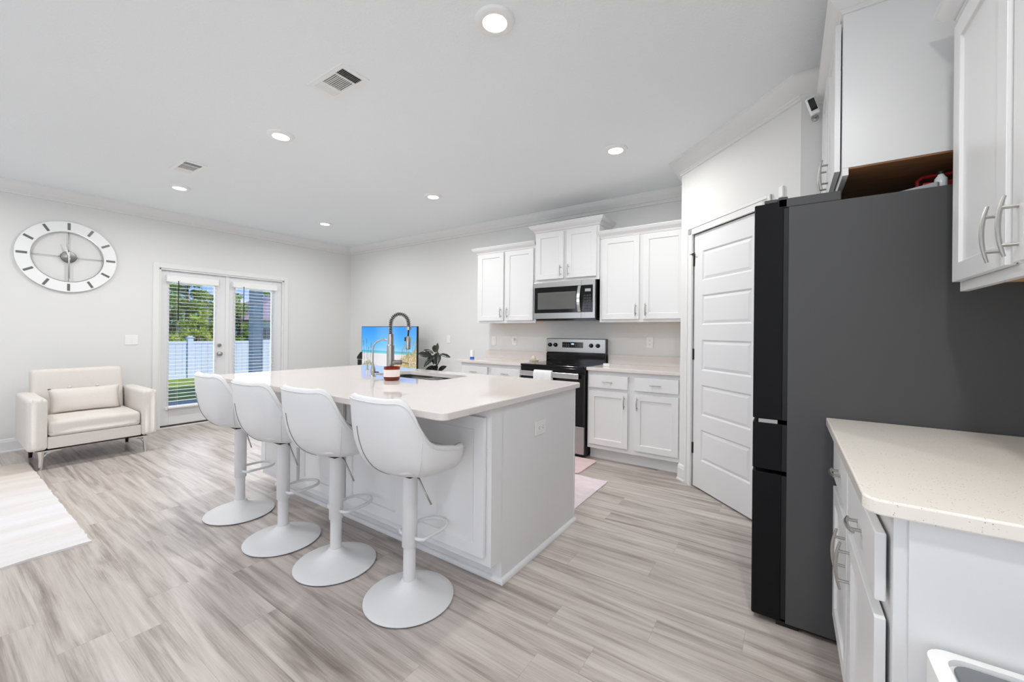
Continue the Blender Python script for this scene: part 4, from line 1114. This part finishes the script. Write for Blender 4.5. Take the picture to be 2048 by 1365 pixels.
b = NB(); box(b, -.10, -.03, -.001 + .004, .03, .868, .884); tag(obj('hinge_bracket', b, M_STEEL, r), 'bright metal hinge bracket')
b = NB(); box(b, -.035, .178, .0, w, 1.80, 1.838); box(b, -.085, -.035, .004, .10, 1.826, 1.842); box(b, -.035, -.0, .0, .10, 1.80, 1.846)
tag(obj('hinge_cover', b, M_FRIDGE_SIDE, r, bevel=.004), 'dark grey hinge cover on top')

# things on the refrigerator
r = thing('plastic_carrier', 'red handled plastic carrier on top of the refrigerator', 'carrier', (.505, 2.26, 1.80))
b = NB(); box(b, -.07, .07, -.06, .06, 0, .012); box(b, -.07, .07, -.06, -.052, 0, .05); box(b, -.07, .07, .052, .06, 0, .05); obj('tray', b, M_RED, r, bevel=.003)
b = NB(); tube(b, [(-.07, 0, .02), (-.075, 0, .075), (-.06, 0, .088), (.06, 0, .092), (.075, 0, .08), (.07, 0, .02)], .007, 8); obj('handle', b, M_RED, r, smooth=True)
r = thing('clear_bottle', 'small clear bottle beside the red carrier on the refrigerator', 'bottle', (.475, 2.16, 1.80))
b = NB(); lathe(b, [(.016, 0), (.018, .004), (.018, .045), (.009, .058), (.009, .064), (.001, .065)], seg=20); obj('body', b, mat('clear_plastic', (225, 228, 228), .15, vary=.02), r, smooth='auto')
b = NB(); lathe(b, [(.011, .062), (.011, .072), (.001, .073)], seg=16); obj('cap', b, M_BLACKM, r, smooth='auto')
b = NB()
vv = [(.30, 2.14, .004), (.46, 2.13, .030), (.56, 2.30, .034), (.36, 2.34, .012)]
pts_ = [b.verts.new((x, y, 1.80 + z)) for x, y, z in vv]; lo_ = [b.verts.new((x, y, 1.8005)) for x, y, z in vv]
b.faces.new(pts_); b.faces.new(lo_[::-1])
for i in range(4): b.faces.new((pts_[i], lo_[i], lo_[(i + 1) % 4], pts_[(i + 1) % 4]))
tag(obj('plastic_bag', b, mat('grey_bag', (170, 172, 172), .5, vary=.1), bevel=.004), 'flat pale grey bag lying on top of the refrigerator', 'bag')

# cabinet over the refrigerator (faces -X)
NR_ = math.radians(-90)
FCX = .18
FU = cabinet('wall_cabinet', 'deep white two-door cabinet above the refrigerator', 'cabinet', (FCX, QY - .004, 1.895), NR_, QY - .004 - 2.09, .665, XR - FCX,
    [(.03, .375, .03, .635, 1, .13), (.415, .765, .03, .635, -1, .13)], upper=True, woodm=M_MAPLE_DARK, gap=.004, hl=.14)
b = NB(); sweep(b, [(0, 0), (.796, 0), (.796, XR - FCX - .002)], crownprof(.715, .55), side=1)
obj('crown_moulding', b, M_CAB, FU, smooth='auto')
# right wall uppers
RUX, RUY = .47, 1.925
RWU = cabinet('wall_cabinet', 'tall white two-door wall cabinet at the right edge', 'cabinet', (RUX, RUY, 1.40), NR_, .92, .905, XR - RUX,
    [(.018, .408, .03, .865, 1, .115), (.446, .836, .03, .865, -1, .115)], upper=True, gap=.004, hl=.145)
b = NB(); sweep(b, [(0, XR - RUX - .002), (0, 0), (.92, 0)], crownprof(.962, .6), side=1); obj('crown_moulding', b, M_CAB, RWU, smooth='auto')
# right wall base cabinet + counter
BX = .183
cabinet('base_cabinet', 'white base cabinet under the near right counter', 'cabinet', (BX, 2.075, 0), NR_, .955, .884, XR - BX,
    [(.022, .455, .14, .655, 1, .565), (.497, .930, .14, .655, -1, .565)], [(.022, .455, .69, .835), (.497, .930, .69, .835)], toe=.10, gap=.006, hl=.14)
b = NB(); box(b, .205, XR, 1.113, 1.12, .0, .884); tag(obj('end_panel', b, M_CAB), 'flat white finished panel closing the near counter end', 'panel')
pts = [(XR - .001, 2.08), (.135, 2.08)]
n = 8; cr_ = .035
for k in range(n + 1):
    a = math.radians(180 + 90 * k / n); pts.append((.135 + cr_ + cr_ * math.cos(a), 1.098 + cr_ + cr_ * math.sin(a)))
pts.append((XR - .001, 1.098))
counter('speckled cream quartz counter beside the refrigerator', pts, .886, .918, M_QUARTZ2, [(XR - .02, XR - .001, 1.10, 2.08, .918, 1.018)])

# trash bin
r = thing('trash_bin', 'white bin with a dark grey lid in front of the near counter', 'trash bin', (0, 0, 0))
b = NB(); prism(b, rrect(.235, .50, .78, 1.085, .03), 0, .60); obj('bin_body', b, M_PLASTIC, r, bevel=.004)
b = NB(); po = rrect(.222, .513, .77, 1.098, .035); pi_ = rrect(.245, .49, .79, 1.072, .028)
n = len(po); A = [b.verts.new((x, y, .60)) for x, y in po]; B_ = [b.verts.new((x, y, .655)) for x, y in po]; C_ = [b.verts.new((x, y, .660)) for x, y in pi_]; D_ = [b.verts.new((x, y, .648)) for x, y in pi_]
for i in range(n):
    j = (i + 1) % n
    b.faces.new((A[i], A[j], B_[j], B_[i])); b.faces.new((B_[i], B_[j], C_[j], C_[i])); b.faces.new((C_[i], C_[j], D_[j], D_[i]))
b.faces.new(A[::-1]); b.faces.new(D_)
obj('rim', b, M_PLASTIC, r, smooth='auto')
b = NB(); prism(b, rrect(.252, .484, .795, 1.066, .024), .648, .655); tag(obj('lid', b, M_BINLID, r, bevel=.002), 'dark grey flat lid')

# security camera
r = thing('security_camera', 'small white camera with a black face high beside the refrigerator cabinet', 'camera', (.125, QY, 2.50))
b = NB(); lathe(b, [(.018, 0), (.018, .008), (.006, .01), (.006, .04), (.001, .041)], seg=16); bmesh.ops.transform(b, matrix=Matrix.Rotation(math.radians(90), 4, 'X'), verts=b.verts); obj('mount', b, M_NICKEL, r, smooth='auto')
b = NB(); prism(b, rrect(-.022, .022, -.02, .02, .012), 0, .095); bmesh.ops.transform(b, matrix=Matrix.Translation((0, -.055, .0)) @ Matrix.Rotation(math.radians(-18), 4, 'Y') @ Matrix.Rotation(math.radians(10), 4, 'X'), verts=b.verts); cb = obj('camera_body', b, M_PLASTIC, r, bevel=.003)
b = NB(); box(b, -.015, .015, -.0235, -.019, .02, .085); bmesh.ops.transform(b, matrix=Matrix.Translation((0, -.055, .0)) @ Matrix.Rotation(math.radians(-18), 4, 'Y') @ Matrix.Rotation(math.radians(10), 4, 'X'), verts=b.verts); tag(obj('camera_face', b, M_BLACK, cb), 'black front')

# ------------------------------------------------------------------ ceiling fixtures
LG = [(-1.16, 1.535, 'round downlight nearest the viewer, over the near end of the island'), (-3.19, 1.54, 'round downlight over the far end of the island'),
      (-5.24, 1.52, 'round downlight near the left wall, in front of the far vent'), (-1.15, 3.15, 'round downlight in front of the range wall'),
      (-3.20, 3.15, 'round downlight in the middle of the far row'), (-5.27, 3.14, 'smallest, farthest round downlight near the room corner'),
      (.22, .52, 'added round fill downlight behind the viewer, nearest the counter'), (-3.19, -.07, 'added round fill downlight behind the viewer, middle of the row'), (-5.24, -.07, 'added round fill downlight, out of view over the area rug by the left wall')]  # these three are out of view, added to flatten the room light
b = NB(); lathe(b, [(.058, -.016), (.074, -.018), (.090, -.012), (.094, 0), (.058, 0)], seg=48, closed=True)
L0 = thing('ceiling_light', LG[0][2], 'ceiling light', (LG[0][0], LG[0][1], CH), 0, 'recessed ceiling lights')
obj('trim_ring', b, M_PLASTIC, L0, smooth='auto')
b = NB(); lathe(b, [(.001, -.010), (.0585, -.010), (.0585, -.004), (.001, -.004)], seg=40); tag(obj('lens', b, M_LENS, L0, smooth='auto'), 'glowing white lens')
for i, (x, y, lab) in enumerate(LG):
    o = L0 if i == 0 else copy_tree(L0)
    o.location = (x, y, CH); o['label'] = lab
    la = light('ceiling_lamp', 'AREA', (0, 0, -.022), (0, 0, 0), LAMP_W * (1.35 if x > -1 else 1), (1, .995, .98), shape='DISK', size=.11)
    la.data.spread = math.radians(170); la.parent = o
def vent(x, y, label):
    r = thing('ceiling_vent', label, 'vent', (x, y, CH), 0, 'ceiling air registers')
    w, d = .175, .0925
    b = NB()
    for x0, x1, y0, y1 in ((-w, w, -d, -d + .028), (-w, w, d - .028, d), (-w, -w + .030, -d + .028, d - .028), (w - .030, w, -d + .028, d - .028), (-.070, -.062, -d + .028, d - .028), (.066, .074, -d + .028, d - .028)): box(b, x0, x1, y0, y1, -.007, 0)
    obj('frame', b, M_PLASTIC, r)
    b = NB(); box(b, -w + .03, w - .03, -d + .028, d - .028, -.001, -.0005); obj('duct_shade', b, M_DIM, r)  # flat black sheet paints the duct's shade, ceiling is closed above
    def louvre(b, x0, x1, y0, y1, along, tilt, n):
        for i in range(n):
            u = (i + .5) / n
            if along == 'y':
                cx = x0 + (x1 - x0) * u; hw = (x1 - x0) / n * .62
                pts_ = [(cx - hw * tilt, -.001), (cx + hw * tilt, -.0075)]
                v = [b.verts.new(p) for p in ((pts_[0][0], y0, pts_[0][1]), (pts_[0][0], y1, pts_[0][1]), (pts_[1][0], y1, pts_[1][1]), (pts_[1][0], y0, pts_[1][1]))]
            else:
                cy = y0 + (y1 - y0) * u; hw = (y1 - y0) / n * .62
                v = [b.verts.new(p) for p in ((x0, cy - hw * tilt, -.001), (x1, cy - hw * tilt, -.001), (x1, cy + hw * tilt, -.0075), (x0, cy + hw * tilt, -.0075))]
            b.faces.new(v)
    b = NB()
    louvre(b, .074, w - .03, -d + .028, d - .028, 'y', .36, 5)
    louvre(b, -w + .03, -.070, -d + .028, d - .028, 'y', -.80, 6)
    louvre(b, -.062, .066, -d + .028, d - .028, 'x', -.95, 11)
    o = obj('louvres', b, M_PLASTIC, r)
    m_ = o.modifiers.new('s', 'SOLIDIFY'); m_.thickness = .0008
    return r
vent(-2.225, 1.40, 'white ceiling air register nearest the viewer')
vent(-4.53, 1.375, 'smaller-looking white ceiling air register near the left wall')

# ------------------------------------------------------------------ outside
b = NB(); box(b, -60, XL - T, -30, 50, -.3, -.10)
o = obj('lawn', b, M_GRASS); tag(o, 'sunlit green lawn outside', 'lawn', kind='stuff')
b = NB(); box(b, -8.95, XL - T, -.5, 6.0, -.10, -.02); struct('patio_slab', b, M_CONC, 'concrete patio outside the glazed door')
b = NB(); box(b, -9.15, XL - T, -.6, 6.2, 2.72, 2.86); struct('patio_roof', b, M_VINYL, 'flat patio roof outside')
r = thing('patio_column', 'blue-grey sided square column outside the right door leaf', 'column', (-8.86, 3.83, -.02))
b = NB(); box(b, -.085, .085, -.085, .085, 0, 2.74)
obj('post', b, M_SIDING, r)
b = NB()
for sx, sy in ((-1, -1), (-1, 1), (1, -1), (1, 1)): box(b, sx * .083 - .01, sx * .083 + .01, sy * .083 - .01, sy * .083 + .01, 0, 2.74)
obj('corner_board', b, M_SIDING, r)
r = thing('vinyl_fence', 'white vinyl privacy fence across the garden', 'fence', (-14.0, 4.0, -.10))
FZT = 1.035
b = NB(); box(b, -.02, .02, -9, 14, .05, FZT - .04)
obj('panel', b, M_VINYL, r)
b = NB(); y = -9
while y < 14: box(b, .019, .0235, y, y + .004, .05, FZT - .06); y += .15
obj('board_joint', b, mat('vinyl_shadow', (160, 170, 190), .6, vary=.02), r)
b = NB(); box(b, -.03, .03, -9, 14, FZT - .07, FZT); box(b, -.03, .03, -9, 14, .0, .09); obj('rail', b, M_VINYL, r)
yy = .38 - 8 * 1.83
for k in range(12):
    y0 = .33 + (k - 5) * 2.4
    b = NB(); box(b, -.064, .064, y0 - .064, y0 + .064, 0, FZT + .10); box(b, -.085, .085, y0 - .085, y0 + .085, FZT + .10, FZT + .125); box(b, -.05, .05, y0 - .05, y0 + .05, FZT + .125, FZT + .15)
    obj('post', b, M_VINYL, r)
# neighbour's house
r = thing('neighbour_house', 'pale house with a mauve shingle hip roof beyond the fence', 'house', (-24, 9.6, -.1))
b = NB(); box(b, -8, 0, .5, 12, 0, 2.0); obj('wall', b, mat('pale_siding', (205, 218, 240), .7, vary=.03), r)
b = NB(); e_ = [(-8.5, 0), (.4, 0), (.4, 12.5), (-8.5, 12.5)]
lo_ = [b.verts.new((x, y, 1.93)) for x, y in e_]; m2_ = [b.verts.new((x, y, 2.0)) for x, y in e_]; rg = [b.verts.new((-4, 4.2, 4.0)), b.verts.new((-4, 8.3, 4.0))]
b.faces.new(lo_[::-1])
for i in range(4): b.faces.new((lo_[i], lo_[(i + 1) % 4], m2_[(i + 1) % 4], m2_[i]))
b.faces.new((m2_[0], m2_[1], rg[0])); b.faces.new((m2_[1], m2_[2], rg[1], rg[0])); b.faces.new((m2_[2], m2_[3], rg[1])); b.faces.new((m2_[3], m2_[0], rg[0], rg[1]))
obj('roof', b, M_ROOFS, r)
b = NB(); box(b, -.01, .04, .9, 1.7, .9, 1.5); obj('window', b, mat('dark_pane', (70, 80, 96), .2, vary=.1), r)
# trees
def tree(label, x, y, h, crown_r, n, m, trunk=True, base=0.0):
    r = thing('garden_tree', label, 'tree', (x, y, -.1))
    rr = random.Random(int(x * 31 + y * 17))
    b = NB(); tube(b, [(0, 0, 0), (0, 0, .3), (.05, .03, h * .5), (0, .05, h * .97)], .1, 8, radii=[.10, .09, .07, .02])
    blobs = []
    for k in range(n):
        u = rr.random(); zz = base + (h - base) * (.08 + .92 * u); rad = crown_r * (1 - .75 * abs(u - .35) / .65) * rr.uniform(.35, 1)
        a = rr.uniform(0, 2 * PI); blobs.append((rad * math.cos(a), rad * math.sin(a), zz, rr.uniform(.18, .42) * crown_r))
        if k % 2 == 0: tube(b, [(0, .03, zz - .15), (rad * math.cos(a) * .8, rad * math.sin(a) * .8, zz)], .02, 5)
    obj('trunk', b, M_TRUNK, r)
    b = NB()
    for bx, by, bz, br in blobs:
        for k in range(150):
            d = Vector((rr.gauss(0, 1), rr.gauss(0, 1), rr.gauss(0, 1))).normalized() * br * rr.random() ** .4
            c = Vector((bx + d.x, by + d.y, bz + d.z * .7)); s = rr.uniform(.03, .075)
            t1 = Vector((rr.gauss(0, 1), rr.gauss(0, 1), rr.gauss(0, 1))).normalized(); t2 = t1.cross(Vector((rr.gauss(0, 1), rr.gauss(0, 1), rr.gauss(0, 1)))).normalized()
            b.faces.new([b.verts.new(c + t1 * s), b.verts.new(c + t2 * s * .6), b.verts.new(c - t1 * s), b.verts.new(c - t2 * s * .6)])
    me = bpy.data.meshes.new('foliage'); b.to_mesh(me); b.free(); me.materials.append(m)
    o = bpy.data.objects.new('foliage', me); COL.objects.link(o); o.parent = r
TR = [('tall broad pine behind the left panes, right of the tallest', -25.5, 6.9, 4.7, 1.0, 34, M_PINE), ('tall pine filling the left edge of the left door leaf', -22, 5.7, 5.6, 1.2, 34, M_PINE), ('bushy pine behind the fence post', -20.5, 6.2, 3.7, 1.1, 34, M_PINE),
      ('yellow-green bush low behind the left fence panel', -19, 6.1, 2.1, .95, 20, M_BUSH), ('round pine in the middle of the left leaf', -22, 7.3, 3.0, 1.0, 30, M_PINE),
      ('slim young pine at the right of the left leaf', -23, 8.3, 2.6, .8, 20, M_PINE), ('light green sapling low at the right of the left leaf', -19.5, 6.95, 1.75, .7, 18, M_BUSH),
      ('pine standing left of the patio column', -25, 9.9, 3.25, .9, 28, M_PINE), ('distant pine rising over the neighbour roof', -36, 17.0, 5.2, 1.6, 26, M_PINE),
      ('far pine showing behind the door centre', -24, 9.1, 3.3, .9, 22, M_PINE), ('far left pine hidden mostly by the wall', -21, 4.9, 4.6, 1.2, 22, M_PINE)]
for a in TR: tree(*a, base=.2)
